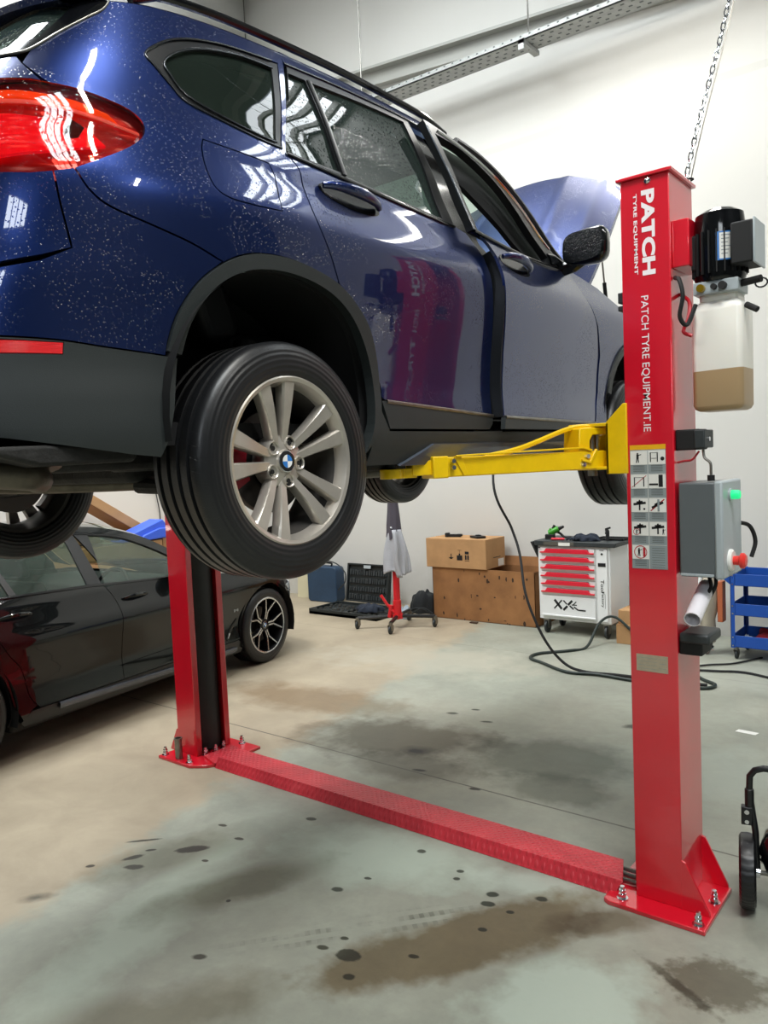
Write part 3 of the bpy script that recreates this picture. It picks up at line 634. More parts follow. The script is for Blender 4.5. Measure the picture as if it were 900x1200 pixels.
def side_parts(side, par):
    R = side > 0
    # quarter panel
    q = DSEAM+[p for p in ARO[::-1] if -.2209 < p[0] < .222 and p[1] > .7]+SEAM[::-1]+LENS[1:]+[(-.72, 1.17), (-.8, 1.22)]+[p for p in RWIN[::-1] if p[0] > -.8]+roofrear+[(.238, 1.50)]
    quarter = panel('quarter_panel', B, q, 'blue', par, [QWO, FLAP] if R else [QWO], side=side, hole_gap=.0015)
    if R: panel('fuel_flap', B, FLAP, 'blue', quarter, side=side, gap=.003)
    wf = panel('quarter_window', B, QWO, 'satin_black', par, [QWI], side=side, gap=.003, off=-.002)
    panel('window_glass', B, QWI, 'glass_quarter', wf, side=side, gap=-.004, off=-.008, thick=.004)
    stroke('bright_trim', B, QWO[2:], .006, .003, 'trim_dark', wf, side)
    stroke('inner_trim', B, QWI, .006, .003, 'trim_dark', wf, side)
    # arch trims
    ring = lambda o, i: o+i[::-1]
    panel('rear_arch_trim', B, ring(ARO, ARI), 'clad', par, side=side, off=.010, thick=.035, gap=.0015)
    panel('front_arch_trim', B, ring(ARO2, ARI2), 'clad', par, side=side, off=.010, thick=.035, gap=.0015)
    # sill
    s = [(.420, .405), (.4588, .334), (2.13, .334), (2.30, .334), (2.34, .30), (2.36, .222), (.350, .222), (.366, .30)]
    sill = panel('sill_cladding', B, s, 'clad', par, side=side, off=.006, thick=.05)
    panel('side_skirt', B, [(.52, .222), (.70, .292), (2.22, .292), (2.26, .222)], 'skirt', sill, side=side, off=.018, thick=.03)
    # rear door
    rb = [(.973, 1.113), (.89, 1.107), (.36, 1.132), (.100, 1.150)]
    rd = DSEAM[:-1]+[(.2281, .7835)]+[p for p in ARO if p[0] > .23 and p[1] > .435]+[(.455, .434), (.8, .416), (1.137, .398)]
    rd = rb+rd[0:]+RDF[::-1]
    door = panel('rear_door', B, rd, 'blue', par, side=side)
    panel('door_cladding', B, [(.4275, .433), (.4588, .338), (1.10, .338), (1.128, .36), (1.137, .398), (.8, .416), (.455, .434)], 'clad', door, side=side, off=.006, thick=.02)
    stroke('cladding_edge', B, [(.455, .430), (.8, .412), (1.135, .394)], .012, .008, 'steel', door, side)
    QL = [(.235, 1.462), (.3145, 1.468), (.3386, 1.1545), (.1073, 1.1570)]; RG = spl([(.3488, 1.470), (.6307, 1.4955), (.8667, 1.5084)], 5)+[(.8913, 1.1217), (.3631, 1.1456)]
    fr = panel('window_frame', B, [(.108, 1.152), (.36, 1.134), (.89, 1.109), (.966, 1.113), (.905, 1.524)]+[p for p in WT[::-1] if p[0] < .88]+[(.242, 1.488)], 'satin_black', door, [QL, RG], side=side, off=.002, gap=.002)
    g1 = panel('quarter_light', B, QL, 'glass_dark', door, side=side, off=-.007, gap=-.004, thick=.004)
    g2 = panel('window_glass', B, RG, 'glass_dark', door, side=side, off=-.006, gap=-.004, thick=.004)
    stroke('belt_trim', B, [(.10, 1.150), (.36, 1.1335), (.62, 1.120), (.89, 1.108), (.965, 1.108)], .012, .005, 'gloss_black', door, side)
    stroke('window_divider', B, [(.3317, 1.470), (.342, 1.32), (.352, 1.148)], .020, .006, 'satin_black', door, side)
    handle(door, .345, 1.064, .285, side, (0, 0, 0))
    # cant rail strip above the windows
    st = [(u, z) for u, z in WT]+[(u, z) for u, z in ROOF[::-1] if u > .25]
    panel('roof_side_rail', B, [(.24, 1.495)]+st+[(.24, 1.545)], 'blue' , par, side=side, off=.0, gap=.001)
    stroke('drip_moulding', B, [(p[0], p[1]+.008) for p in WT], .008, .004, 'trim_dark', par, side)
    # front door, a little ajar on the right side
    H = np.array([side*.86, 2.10, 0.])
    FD = [(.99, 1.086), (1.06, 1.080), (1.108, 1.050), (1.134, 1.018), (1.142, .926), (1.152, .798), (1.154, .58), (1.146, .440), (1.143, .392)]
    FF = spl([(1.93, 1.090), (1.9446, 1.080), (2.018, 1.0), (2.09, .9267), (2.150, .8497), (2.196, .7128), (2.194, .53), (2.140, .381)], 5)
    fd = FD[1:]+[(1.6, .388)]+FF[::-1]+[(1.84, 1.083), (1.63, 1.066), (1.41, 1.064), (1.2, 1.074), (.99, 1.084)]
    door = panel('front_door', B, fd[::-1] if area2(fd) < 0 else fd, 'blue', par, side=side, org=H)
    door.location = Vector(H); door.rotation_euler = (0, 0, math.radians(3.0)*(1 if R else 0))
    k = dict(side=side, org=H)
    panel('door_cladding', B, [(1.143, .390), (1.6, .386), (2.140, .378), (2.10, .338), (1.128, .338)], 'clad', door, off=.006, thick=.02, **k)
    stroke('cladding_edge', B, [(1.145, .386), (1.6, .382), (2.135, .375)], .012, .008, 'steel', door, side, H)
    FO = spl([(.965, 1.470), (1.173, 1.462), (1.385, 1.388), (1.545, 1.252), (1.69, 1.112)], 6)+[(1.63, 1.078), (1.41, 1.074), (1.2, 1.084), (1.028, 1.096)]
    wo = [(.99, 1.088), (1.2, 1.076), (1.41, 1.066), (1.63, 1.068), (1.84, 1.085), (1.925, 1.092)]+[(u, z-.006) for u, z in WT[::-1] if u > .93]+[(.912, 1.512)]
    panel('window_frame', B, wo, 'satin_black', door, [FO], off=.004, thick=.03, **k)
    stroke('frame_edge_trim', B, [(.925, 1.49), (.958, 1.30), (1.004, 1.092)], .018, .004, 'skirt', door, side, H)
    stroke('frame_top_trim', B, [(u, z-.028) for u, z in WT if .98 < u < 1.75], .006, .008, 'chrome', door, side, H)
    stroke('belt_trim', B, [(.995, 1.084), (1.2, 1.074), (1.41, 1.064), (1.63, 1.066), (1.86, 1.083)], .012, .008, 'gloss_black', door, side, H)
    panel('inner_panel', B, [(1.16, 1.03), (1.15, .40), (2.10, .40), (2.14, .6), (2.12, .85), (1.9, 1.06), (1.2, 1.06)], 'interior', door, off=-.07, gap=0, thick=.02, **k)
    panel('door_edge', B, [(1.148, 1.05), (1.142, .39), (1.165, .39), (1.17, 1.05)], 'satin_black', door, off=-.004, gap=0, thick=.075, **k)
    if not R: panel('window_glass', B, FO, 'glass_clear', door, off=-.006, gap=-.003, thick=.003, **k)
    handle(door, 1.285, 1.000, .26, side, H)
    # mirror
    mb = MB(); c = np.array([side*.985, 1.83, 1.165]); rows = []
    for i in range(13):
        t = i/12; ph = PI*t; rr = math.sin(ph)**.55 if 0 < t < 1 else .02
        yy = -math.cos(ph)*.055+ (.012 if t > .5 else 0); row = []
        for j in range(25):
            a = 2*PI*j/24; ca, sa = math.cos(a), math.sin(a)
            ex = (abs(ca)**.6)*(1 if ca > 0 else -1)*.118; ez = (abs(sa)**.6)*(1 if sa > 0 else -1)*(.078+.012*ca)
            row.append((c[0]+ex*rr-H[0], c[1]+yy*(1 if yy > 0 else .35)*1.5-H[1]+.03*ca*side*-1*rr, c[2]+ez*rr))
        rows.append(row)
    mb.grid(rows); mir = mb.build('wing_mirror', 'blackpaint', door, ang=60)
    mb = MB(); g = [(c[0]+(abs(math.cos(a))**.6)*(1 if math.cos(a) > 0 else -1)*.103-H[0], c[1]-.030-H[1]+.026*math.cos(a)*-side, c[2]+(abs(math.sin(a))**.6)*(1 if math.sin(a) > 0 else -1)*.068) for a in [2*PI*j/24 for j in range(24)]]
    mb.add(g, [list(range(24))] if side < 0 else [list(range(24))[::-1]]); mb.build('mirror_glass', M['mirrorglass'], door)
    MB().tube([(side*.86-H[0], 1.86-H[1], 1.085), (side*.92-H[0], 1.86-H[1], 1.095), (side*.965-H[0], 1.855-H[1], 1.115)], .03, 10).build('mirror_arm', 'gloss_black', door)
    stroke('mirror_cap_trim', B, [(1.70, 1.105), (1.78, 1.115), (1.86, 1.10)], .05, .01, 'gloss_black', door, side, H)
    # fender
    fe = FF[::-1]+[(1.97, 1.104), (2.267, 1.062), (2.52, .985), (2.8, .90), (3.02, .83), (3.15, .74), (3.13, .62), (3.09, .55)]+[p for p in ARO2[::-1] if p[1] > .40]+[(2.28, .336), (2.15, .336)]
    fe = [(2.150, .345), (2.146, .381), (2.200, .53), (2.202, .7128), (2.156, .8497), (2.096, .9267), (2.024, 1.0), (1.952, 1.080), (1.945, 1.10)]+fe[len(FF):]
    panel('front_fender', B, fe[::-1] if area2(fe) < 0 else fe, 'blue', par, side=side)
    # headlamp and front bumper half
    hl = [(3.16, .74), (3.17, .63), (3.6, .60), (3.78, .66), (3.72, .76), (3.3, .80)]
    panel('headlamp', B, hl[::-1] if area2(hl) < 0 else hl, M['lampglass'], par, side=side, off=.004)
    bc = [p for p in ARO2 if p[0] > 3.09 and p[1] < .55]
    fb = [(3.14, .61), (3.17, .62), (3.6, .59), (3.80, .65), (3.85, .60), (U1, .60), (U1, .24), (3.6, .24), (3.3, .26), (3.13, .30), (3.10, .45), (3.12, .56)]
    panel('front_bumper', B, fb[::-1] if area2(fb) < 0 else fb, 'blue', par, side=side)
    kg = [(3.86, .61), (3.80, .66), (3.76, .76), (3.9, .79), (U1, .80), (U1, .61)]
    panel('grille', B, kg[::-1] if area2(kg) < 0 else kg, 'gloss_black', par, side=side)
    # rear: bumper, cladding, lamp, tailgate, window
    bumper = SEAM+[p for p in ARO[::-1] if p[0] < -.2209 and p[1] > .535]+CTOP+[(U0, .556), (U0, .66), (-1.2, .665), (-.85, .69), (-.70, .725)]+GATE[::-1]
    panel('rear_bumper', B, bumper[::-1] if area2(bumper) < 0 else bumper, 'blue', par, side=side)
    cl = CTOP[:1]+[(-.350, .518), (-.3731, .3829), (-.3982, .3058), (-.4206, .268), (-.5, .2766), (-.65, .3008), (-.78, .322), (-1.0, .335), (U0, .34), (U0, .553)]+CTOP[::-1][:-1]
    REF = [(-.632, .540), (-.634, .512), (-1.05, .512), (-1.05, .545), (-.765, .545)]
    cl2 = panel('bumper_cladding', B, cl[::-1] if area2(cl) < 0 else cl, 'clad', par, [REF], side=side, off=.006, thick=.03)
    panel('reflector', B, REF, M['reflector'], cl2, side=side, off=.007)
    lens = LENS+[(-.75, 1.165), (-.9, 1.168), (-1.02, 1.14), (-1.05, 1.05), (-1.0, .96), (-.85, .930), (-.75, .929)]
    lamp = panel('tail_lamp', B, lens[::-1] if area2(lens) < 0 else lens, M['lens'], par, side=side, off=.006, thick=.004, gap=.004, st=.02)
    panel('lamp_housing', B, inset(lens, -.022), M['lampback'], lamp, side=side, off=-.026, thick=.004)
    lm = dict(side=side)
    panel('brake_light', B, [(-.70, .985), (-.545, 1.02), (-.60, 1.065), (-.80, 1.08), (-1.0, 1.08), (-1.02, .99), (-.85, .965)], M['lampred'], lamp, off=-.010, thick=.009, **lm)
    panel('indicator', B, [(-.53, 1.088), (-.50, 1.083), (-.53, 1.108), (-.62, 1.128), (-.78, 1.143), (-.95, 1.145), (-.95, 1.120), (-.78, 1.118), (-.62, 1.102)], M['lampamber'], lamp, off=-.007, thick=.01, **lm)
    panel('lamp_divider', B, [(-.445, 1.070), (-.55, 1.088), (-.70, 1.107), (-1.0, 1.115), (-1.0, 1.108), (-.70, 1.099), (-.55, 1.081), (-.445, 1.064)], M['lampline'], lamp, off=-.002, thick=.004, gap=0, **lm)
    panel('lamp_recess', B, [(-.60, 1.058), (-.635, 1.075), (-.66, 1.045), (-.655, 1.02), (-.62, 1.03)], 'black', lamp, off=-.008, thick=.003, gap=0, **lm)
    gt = GATE+[(-.70, .735), (-.85, .70), (-1.2, .675), (U0, .67), (U0, 1.245), (-.90, 1.245), (-.83, 1.245), (-.80, 1.222), (-.72, 1.165), (-.75, 1.168), (-.9, 1.171), (-1.025, 1.142), (-1.055, 1.05), (-1.005, .957), (-.85, .926), (-.75, .925)]
    panel('tailgate', B, gt[::-1] if area2(gt) < 0 else gt, 'blue', par, side=side)
    rw = [(-.575, 1.453)]+RWIN[1:]+[(U0, 1.252), (U0, 1.50), (-.9, 1.475), (-.70, 1.458)]
    w = panel('rear_window', B, rw[::-1] if area2(rw) < 0 else rw, 'gloss_black', par, [[(-.74, 1.42), (-.80, 1.31), (-.90, 1.285), (U0-.01, 1.285), (U0-.01, 1.46), (-.9, 1.445)]], side=side, off=.0)
    panel('window_glass', B, [(-.735, 1.43), (-.795, 1.30), (-.90, 1.277), (U0, 1.277), (U0, 1.47), (-.9, 1.455)], 'glass_dark', w, side=side, off=-.004, thick=.003)
    stroke('window_edge_trim', B, RWIN, .006, .004, 'steel', w, side)
    # dark inner shell that closes the seams
    hole = [(u, z) for u, z in ARI]+[(.325, .18), (-.38, .18), (-.38, .45)]
    hole2 = [(u+DA-.02, z) for u, z in hole]
    sh = [(U0, .36), (-.46, .30), (-.43, .36), (-.41, .50)]+ARI[1:]+[(.33, .235), (2.36, .235)]+[(u, z) for u, z in ARI2 if True][1:]+[(3.05, .25), (3.3, .27), (U1, .27), (U1, .78), (3.2, .78), (2.52, .93), (2.2, 1.02), (1.95, 1.06), (.9, 1.09), (.1, 1.13), (-.26, 1.19), (-.42, 1.31), (-.30, 1.385), (.20, 1.475), (.20, 1.5), (-.2, 1.475), (-.56, 1.43), (-.8, 1.24), (U0, 1.22)]
    panel('inner_shell', B, sh[::-1] if area2(sh) < 0 else sh, 'shell', par, side=side, off=-.055, thick=.004, gap=0, st=.06)
    # B pillar and door aperture
    bp = [(1.00, 1.10), (1.16, 1.06), (1.17, .24), (1.08, .24), (1.10, .95), (.965, 1.10), (.90, 1.50), (.955, 1.50)]
    bp = [(.86, 1.515), (1.02, 1.508), (1.17, 1.09), (1.25, 1.04), (1.25, .25), (1.02, .25), (1.05, .95), (.965, 1.09)]
    panel('body_pillar', B, bp[::-1] if area2(bp) < 0 else bp, 'gloss_black', par, side=side, off=-.022, thick=.03, gap=0)
    panel('door_aperture', B, [(.93, 1.535), (1.16, 1.56), (1.44, 1.54), (1.64, 1.43), (1.82, 1.26), (1.92, 1.12), (1.70, 1.08), (1.48, 1.235), (1.26, 1.365), (1.06, 1.43), (.95, 1.455)][::-1], 'interior', par, side=side, off=-.045, thick=.02, gap=0) if side > 0 else None
    # wheel arch liners
    for cu, cz in ((.02, .36), (DA+.005, .36)):
        y0 = cu if cu < 1 else 2.70; mb = MB(); rows = []
        for i in range(25):
            a = PI*(-.04+1.08*i/24); row = []
            for x in (.895, .80, .60, .52): row.append((side*x, y0+.43*math.cos(a), .36+.43*math.sin(a)))
            rows.append(row)
        mb.grid(rows if side < 0 else rows[::-1]); n = 24
        ringv = [(side*.52, y0+.43*math.cos(PI*(-.04+1.08*i/24)), .36+.43*math.sin(PI*(-.04+1.08*i/24))) for i in range(25)]
        mb.add(ringv, [list(range(25))]); mb.build('arch_liner', 'shell', par, ang=50)
def handle(door, u, z, L, side, H):
    k = dict(side=side, org=H)
    e = [(u-L*.36+math.cos(a)*L*.42*1.0, z-.012+math.sin(a)*.036-(math.cos(a)*.006)) for a in [2*PI*i/20 for i in range(20)]]
    e = [(u+math.cos(a)*L*.50, z+math.sin(a)*.034-math.cos(a)*.010) for a in [2*PI*i/24 for i in range(24)]]
    h = panel('door_handle', B, e, 'gloss_black', door, off=.0015, thick=.002, gap=0, **k)
    P = []; sec = []
    for i in range(13):
        t = i/12; uu = u-L*.46+L*.92*t; oo = .012+.030*math.sin(PI*t)**.6; P.append(B(np.array([uu]), np.array([z+.012-.016*t]), oo)[0]*np.array([side, 1, 1])-np.array(H))
    mb = MB().tube([tuple(p) for p in P], .015, 12, rf=lambda t: .010+.008*math.sin(PI*t)); mb.build('pull_bar', 'blue', door)
def lampm(name, col, em=0., rough=.15):
    t = NT(name); t.b.inputs['Base Color'].default_value = hx(col); t.b.inputs['Roughness'].default_value = rough; t.b.inputs['Coat Weight'].default_value = 1
    if em: t.b.inputs['Emission Color'].default_value = hx(col); t.b.inputs['Emission Strength'].default_value = em  # faint glow added to brighten the unlit tail lamp and reflector
    return t
def ribbed(t, k=160):
    s = t.n('ShaderNodeSeparateXYZ'); t.l(t.coord(), s.inputs[0]); t.bump(t.math('SINE', t.math('MULTIPLY', s.outputs[2], k)), .5, .003); return t.m
M['lens'] = glass('red_lamp_lens', (1, .30, .24, 1), True, 1.45, .5, .8)
M['lampback'] = ribbed(lampm('lamp_reflector_dark_red', '#a81a20', .05, .25)); M['lampred'] = ribbed(lampm('brake_light_red', '#ff1232', .5), 260)
M['lampamber'] = ribbed(lampm('indicator_amber', '#ff8420', .35)); M['lampline'] = lampm('lamp_light_guide', '#ffc4b4', .3).m
M['reflector'] = ribbed(lampm('red_reflector', '#e01a22', .12), 2600); M['lampglass'] = lampm('headlamp_glass', '#cfd8de', 0, .05).m
M['mirrorglass'] = mat('dark_wet_mirror_glass', '#15171a', .06, .6, 0, .3, 40, .5, 130)
for sd in (1, -1): side_parts(sd, car)
# roof, rear spoiler, windshield
us = [p[0] for p in ROOF if p[0] <= 1.30]; rows = []
for u in us:
    e = B(np.array([u]), np.array([RT(u)]))[0]; rows.append([(e[0]*s, e[1]+.10*(1-s*s)*(1 if u > 1.0 else 0)*(u-1.0)/.3, e[2]+.055*(1-abs(s)**2.4)) for s in np.linspace(1, -1, 25)])
MB().grid(rows).build('roof', 'blue', car, ang=60)
rows2 = []
for u in [p[0] for p in ROOF if p[0] >= 1.27]:
    e = B(np.array([u]), np.array([RT(u)]))[0]; f = min(1, (u-1.27)/.3); rows2.append([(e[0]*s*.985, e[1]+.10*(1-s*s)+.16*f*(1-s*s), e[2]+.045*(1-abs(s)**2.4)*(1-.9*(u-1.27)/.66)) for s in np.linspace(1, -1, 21)])
MB().grid(rows2).build('windshield', 'glass_clear', car, ang=60)
mb = MB(); e = B(np.array([-.57]), np.array([1.458]))[0]
rows = [[(e[0]*s*k, e[1]+.055*(1-s*s)*0+dy-.05*(1-s*s), e[2]+.055*(1-abs(s)**2.4)+dz) for s in np.linspace(1, -1, 21)] for (k, dy, dz) in ((1.0, .01, .001), (.99, -.07, -.006), (.97, -.13, -.022), (.95, -.125, -.036), (.95, -.02, -.03))]
mb.grid(rows).build('roof_spoiler', 'blue', car, ang=40)
for sd in (1, -1):
    P = []
    for u in np.linspace(-.45, 1.22, 26):
        e = B(np.array([u]), np.array([RT(u)]))[0]; f = min(1, (u+.45)/.14, (1.22-u)/.14)
        P.append((sd*(e[0]-.012), e[1], e[2]+.012+.026*max(0, f)))
    MB().tube(P, .013, 10).build('roof_rail', 'gloss_black', car)
    MB().tube([tuple(B(np.array([u]), np.array([RT(u)]))[0]*np.array([sd, 1, 1])) for u in [p[0] for p in ROOF if p[0] > 1.25]], .018, 8).build('windshield_pillar', 'satin_black', car)
# hood, opened about 43 degrees
HL = 1.10; hb = Vector((0, 2.40, 1.13)); A_ = math.radians(42.5); rows = []; rowsb = []
for i in range(25):
    t = i/24; row = []; rowb = []
    for s in np.linspace(-1, 1, 41):
        hw = .75-.10*t**1.6; L_ = t*(HL+.20*(1-abs(s)**2.2)); x = s*hw
        cr = (.055+.035*t)*(1-s*s)-.03*(t**3)-.03*abs(s)**6
        for c0 in (.52, -.52): cr += .012*math.exp(-((s-c0*(1-.25*t))/.055)**2)
        ridge = .02*math.exp(-((abs(s)-.80)/.06)**2)
        cr += ridge*(1-t*.3)
        row.append(tuple(hb+Vector((x, math.cos(A_)*L_-math.sin(A_)*cr, math.sin(A_)*L_+math.cos(A_)*cr))))
        q = cr-.022-(.012 if abs(s) < .86 and .1 < t < .9 else 0); rowb.append(tuple(hb+Vector((x, math.cos(A_)*L_-math.sin(A_)*q, math.sin(A_)*L_+math.cos(A_)*q))))
    rows.append(row); rowsb.append(rowb)
hd = MB().grid([r[::-1] for r in rows]).build('hood', 'blue', car, ang=60)
mb = MB().grid(rowsb)
edge = lambda a, b: mb.grid([a, b])
edge([r[0] for r in rowsb], [r[0] for r in rows]); edge([r[-1] for r in rows], [r[-1] for r in rowsb]); edge(rows[-1], rowsb[-1]); edge(rowsb[0], rows[0]); mb.build('hood_liner', 'blue', hd, ang=50)
for sd in (1, -1):
    p0 = Vector((sd*.66, 2.92, .98)); p1 = hb+Vector((sd*.70, math.cos(A_)*.42+.03, math.sin(A_)*.42-.03))
    g = MB().cyl(p0, p0.lerp(p1, .55), .011, n=12).build('gas_strut', 'black', car); MB().cyl(p0.lerp(p1, .5), p1, .005, n=8).build('strut_rod', 'steel', g)
# engine bay
mb = MB().box(-.70, .70, 2.42, 3.2, .45, .82).box(-.35, .35, 2.5, 3.05, .82, .92); mb.build('engine_cover', 'black', car, .03)
MB().box(-.78, .78, 2.18, 2.42, .92, 1.03).build('cowl', 'satin_black', car, .02)
# cabin
mb = MB().box(-.80, .80, -.55, 2.3, .30, .36); mb.build('cabin_floor', 'interior', car)
mb = MB().prism([(1.82, .36), (2.3, .36), (2.3, 1.05), (2.15, 1.06), (1.85, 1.02), (1.74, .93), (1.80, .75)], 'x', -.76, .76); mb.build('dashboard', 'interior', car, .03)
sw = MB(); c = Vector((.36, 1.58, .96)); ax = Vector((0, -.9, .45)).normalized(); a = Vector((1, 0, 0)); b = ax.cross(a)
sw.tube([c+a*.185*math.cos(t)+b*.185*math.sin(t) for t in [2*PI*i/32 for i in range(32)]], .015, 8, closed=True); sw.cbox(c-ax*.01, (.34, .035, .05), (-.5, 0, 0)); sw.cyl(c, c-ax*.3, .04, n=14)
sw.build('steering_wheel', 'seat', car)
def seat(x, y, w, name):
    o = MB().prism(rrect(y-.27, y+.27, .50, .66, .05), 'x', x-w/2, x+w/2).build(name, 'seat', car, .03, 3)
    b0 = MB(); P = rrect(-.075, .075, 0, .60, .05); ca, sa = math.cos(.38), math.sin(.38)
    P = [(y-.27+p[0]*ca-p[1]*sa, .62+p[0]*sa+p[1]*ca) for p in P]; b0.prism(P, 'x', x-w/2, x+w/2); b0.build('backrest', 'seat', o, .035, 3)
    n_ = 1 if w < .8 else 3
    for i in range(n_):
        xx = x+(i-(n_-1)/2)*.42; b0 = MB().prism([(y-.27-(.60+q[1])*sa+q[0], .62+(.60+q[1])*ca) for q in [(-.05, .03), (.05, .03), (.045, .22), (-.035, .22)]], 'x', xx-.13, xx+.13); b0.build('headrest', 'seat', o, .03, 3)
    return o
seat(.37, 1.18, .50, 'front_seat'); seat(-.37, 1.18, .50, 'front_seat'); seat(0, .30, 1.25, 'rear_seat')
MB().grid([[(x, y, z) for x in (-.58, .58)] for y, z in ((-.45, 1.44), (.2, 1.50), (.9, 1.53), (1.3, 1.51))]).build('headliner', 'interior', car, solid=.02)
MB().box(-.75, .75, -.60, -.50, .36, 1.0).build('luggage_cover', 'interior', car).name = 'boot_trim'
# underbody
mb = MB().box(-.80, .80, .45, 2.25, .20, .30).box(-.50, .50, -.85, .45, .24, .34).box(-.50, .50, 2.25, 3.25, .22, .30); ub = mb.build('underbody', 'under', car, .02)
mb = MB().prism([(-.86, .30), (-.70, .255), (-.45, .26), (-.42, .31)], 'x', -.62, .80); mb.build('bumper_undertray', 'under', car, .01)
mb = MB()
mb.T = Matrix.Translation((0, 0, 0))
rows = []
for i in range(17):
    t = i/16; x = -.30+.95*t; s_ = math.sin(PI*min(1, max(0, t)))**.3 if 0 < t < 1 else .15
    rows.append([(x, -.60+.12*s_*math.cos(a), .262+.038*s_*math.sin(a)) for a in [2*PI*k/20 for k in range(21)]])
mb.grid(rows); mb.build('muffler', 'exhaust', car, ang=50)
MB().tube(spl([(.60, -.60, .225), (.70, -.68, .235), (.66, -.80, .25)], 6), .035, 14).build('tailpipe', 'exhaust', car)
MB().tube(spl([(-.2, -.5, .22), (-.15, -.2, .2), (.0, .3, .19), (.0, 1.2, .18), (.0, 2.3, .18)], 6), .03, 12).build('exhaust_pipe', 'exhaust', car)
mb = MB()
mb.box(-.42, .42, -.22, -.10, .20, .28).box(-.42, .42, .16, .26, .20, .28).box(-.46, -.34, -.25, .3, .20, .28).box(.34, .46, -.25, .3, .235, .30); mb.build('rear_subframe', 'under', car, .02)
for sd in (1, -1):
    for (y0, y1, z0, z1) in ((-.16, -.10, .17, .13), (.2, .12, .18, .14), (-.1, -.03, .30, .36)):
        MB().cyl((sd*.38, y0, z0+.02), (sd*.70, y1, z1+.04), .024, .02, 10).build('control_arm', 'under', car)
    MB().cyl((sd*.60, .0, .246), (sd*.78, 0, .246), .085, .10, 20).cyl((sd*.68, .02, .25), (sd*.66, .06, .62), .035, n=14).build('hub_carrier', 'under', car)
    mb = MB(); mb.tube([(sd*.50+.055*math.cos(t), -.02+.055*math.sin(t), .22+.0066*t) for t in np.linspace(0, 10*PI, 120)], .009, 6); mb.build('coil_spring', 'black', car)
    MB().cyl((sd*.30, 2.6, .2), (sd*.72, 2.68, .2), .03, .025, 10).cyl((sd*.62, 2.69, .3), (sd*.56, 2.62, .95), .04, n=14).cyl((sd*.6, 2.67, .27), (sd*.75, 2.67, .27), .08, .1, 18).build('front_suspension', 'under', car)
HX = .905
suv_wheel(car, (HX, .012, .246), 1); suv_wheel(car, (-HX, .012, .235), -1)
suv_wheel(car, (HX, 2.675, .275), 1); suv_wheel(car, (-HX, 2.675, .285), -1)
# ================================================================ THE TWO-POST LIFT
PA, PB_, PH, PS = .183, .267, 2.80, 2.761     # post width, depth, height, clear distance between the posts
M['decal_white'] = mat('decal_white', '#ecebe6', .4); M['decal_grey'] = mat('decal_grey', '#8f989a', .5); M['decal_yellow'] = mat('decal_yellow', '#f0b21c', .4); M['decal_black'] = mat('decal_black', '#15161a', .5); M['decal_red'] = mat('decal_red', '#b8202e', .5)
M['letter'] = mat('white_vinyl_lettering', '#f4ecee', .4); M['plate'] = mat('aluminium_rating_plate', '#b9ad96', .4, .3, 0, .1, 60)
M['curtain'] = mat('black_rubber_curtain', '#1a1d1c', .55, 0, 0, .2, 6)
M['greybox'] = mat('grey_enclosure', '#5d6366', .42, 0, 0, .03, 4); M['greylid'] = mat('light_grey_lid', '#a9b2b6', .35); M['darkgrey'] = mat('dark_grey_plastic', '#2d3234', .5)
M['pvc'] = mat('white_plastic_pipe', '#e9e6ec', .35)
def bolt(par, x, y, z=.018):
    mb = MB().cyl((x, y, z), (x, y, z+.004), .022, n=20).cyl((x, y, z+.004), (x, y, z+.020), .0155, n=6).cyl((x, y, z+.02), (x, y, z+.05), .009, n=12).cyl((x, y, z+.026), (x, y, z+.036), .014, n=6)
    return mb.build('anchor_bolt', 'chrome', par)
def post(name, label, x0, s, mark):
    """s=+1: closed back faces +x (the near post); s=-1: mirrored"""
    r = thing(name, label, 'car lift post', (x0, 0, 0)); X = lambda a: a*s
    mb = MB(); th = .008; lip = .042
    # C section: web at a=PA, flanges at y=0 and y=PB_, lips at a=0
    out = [(0, lip), (0, 0), (PA, 0), (PA, PB_), (0, PB_), (0, PB_-lip), (th, PB_-lip), (th, PB_-th), (PA-th, PB_-th), (PA-th, th), (th, th), (th, lip)]
    mb.prism([(X(a), y) for a, y in out], 'z', .018, PH); col = mb.build('column', 'red', r, .0035, 2)
    MB().prism([(X(-.012), -.012), (X(PA+.012), -.012), (X(PA+.012), PB_+.012), (X(-.012), PB_+.012)], 'z', PH, PH+.012).build('top_cap', 'red', r, .002)
    return r, col
r, col = post('lift_post', 'red lift post nearest the camera with white lettering, warning decals and hydraulic unit', 0, 1, 1); near = r
MB().prism([(-.075, -.10), (-.10, -.085), (-.10, .26), (.295, .26), (.295, -.10)], 'z', 0, .018).build('base_plate', 'red', r, .003)
for y in (0, .250): MB().prism([(PA-.003, .018), (.285, .018), (.283, .032), (PA+.014, .205), (PA-.003, .212)], 'y', y, y+.010).build('gusset', 'red', r, .0015)
for x, y in ((-.035, -.052), (.262, -.068), (.268, .115), (-.06, .225)): bolt(r, x, y)
MB().lathe([(0, -.009), (.008, -.007), (.012, -.003), (.012, 0)], (.104, 0, 2.785), (0, 1, 0), 20).build('cap_bolt', 'chrome', r)
ez = Vector((0, 0, -1)); exx = Vector((1, 0, 0)); y = -.0012
def vtext(par, nm, txt, x0, x1, zt, zb, bold, sp=1.): return text_on(MB(), txt, (x0, y, zt), ez*(zt-zb), exx*(x1-x0), bold, sp).build(nm, 'letter', par, smooth=False)
vtext(r, 'brand_lettering', 'PATCH', .080, .130, 2.752, 2.442, .045)
vtext(r, 'small_lettering', 'TYRE EQUIPMENT', .048, .064, 2.746, 2.450, .03, 1.05)
vtext(r, 'web_lettering', 'PATCH TYRE EQUIPMENT.IE', .067, .100, 2.368, 1.862, 0.005)
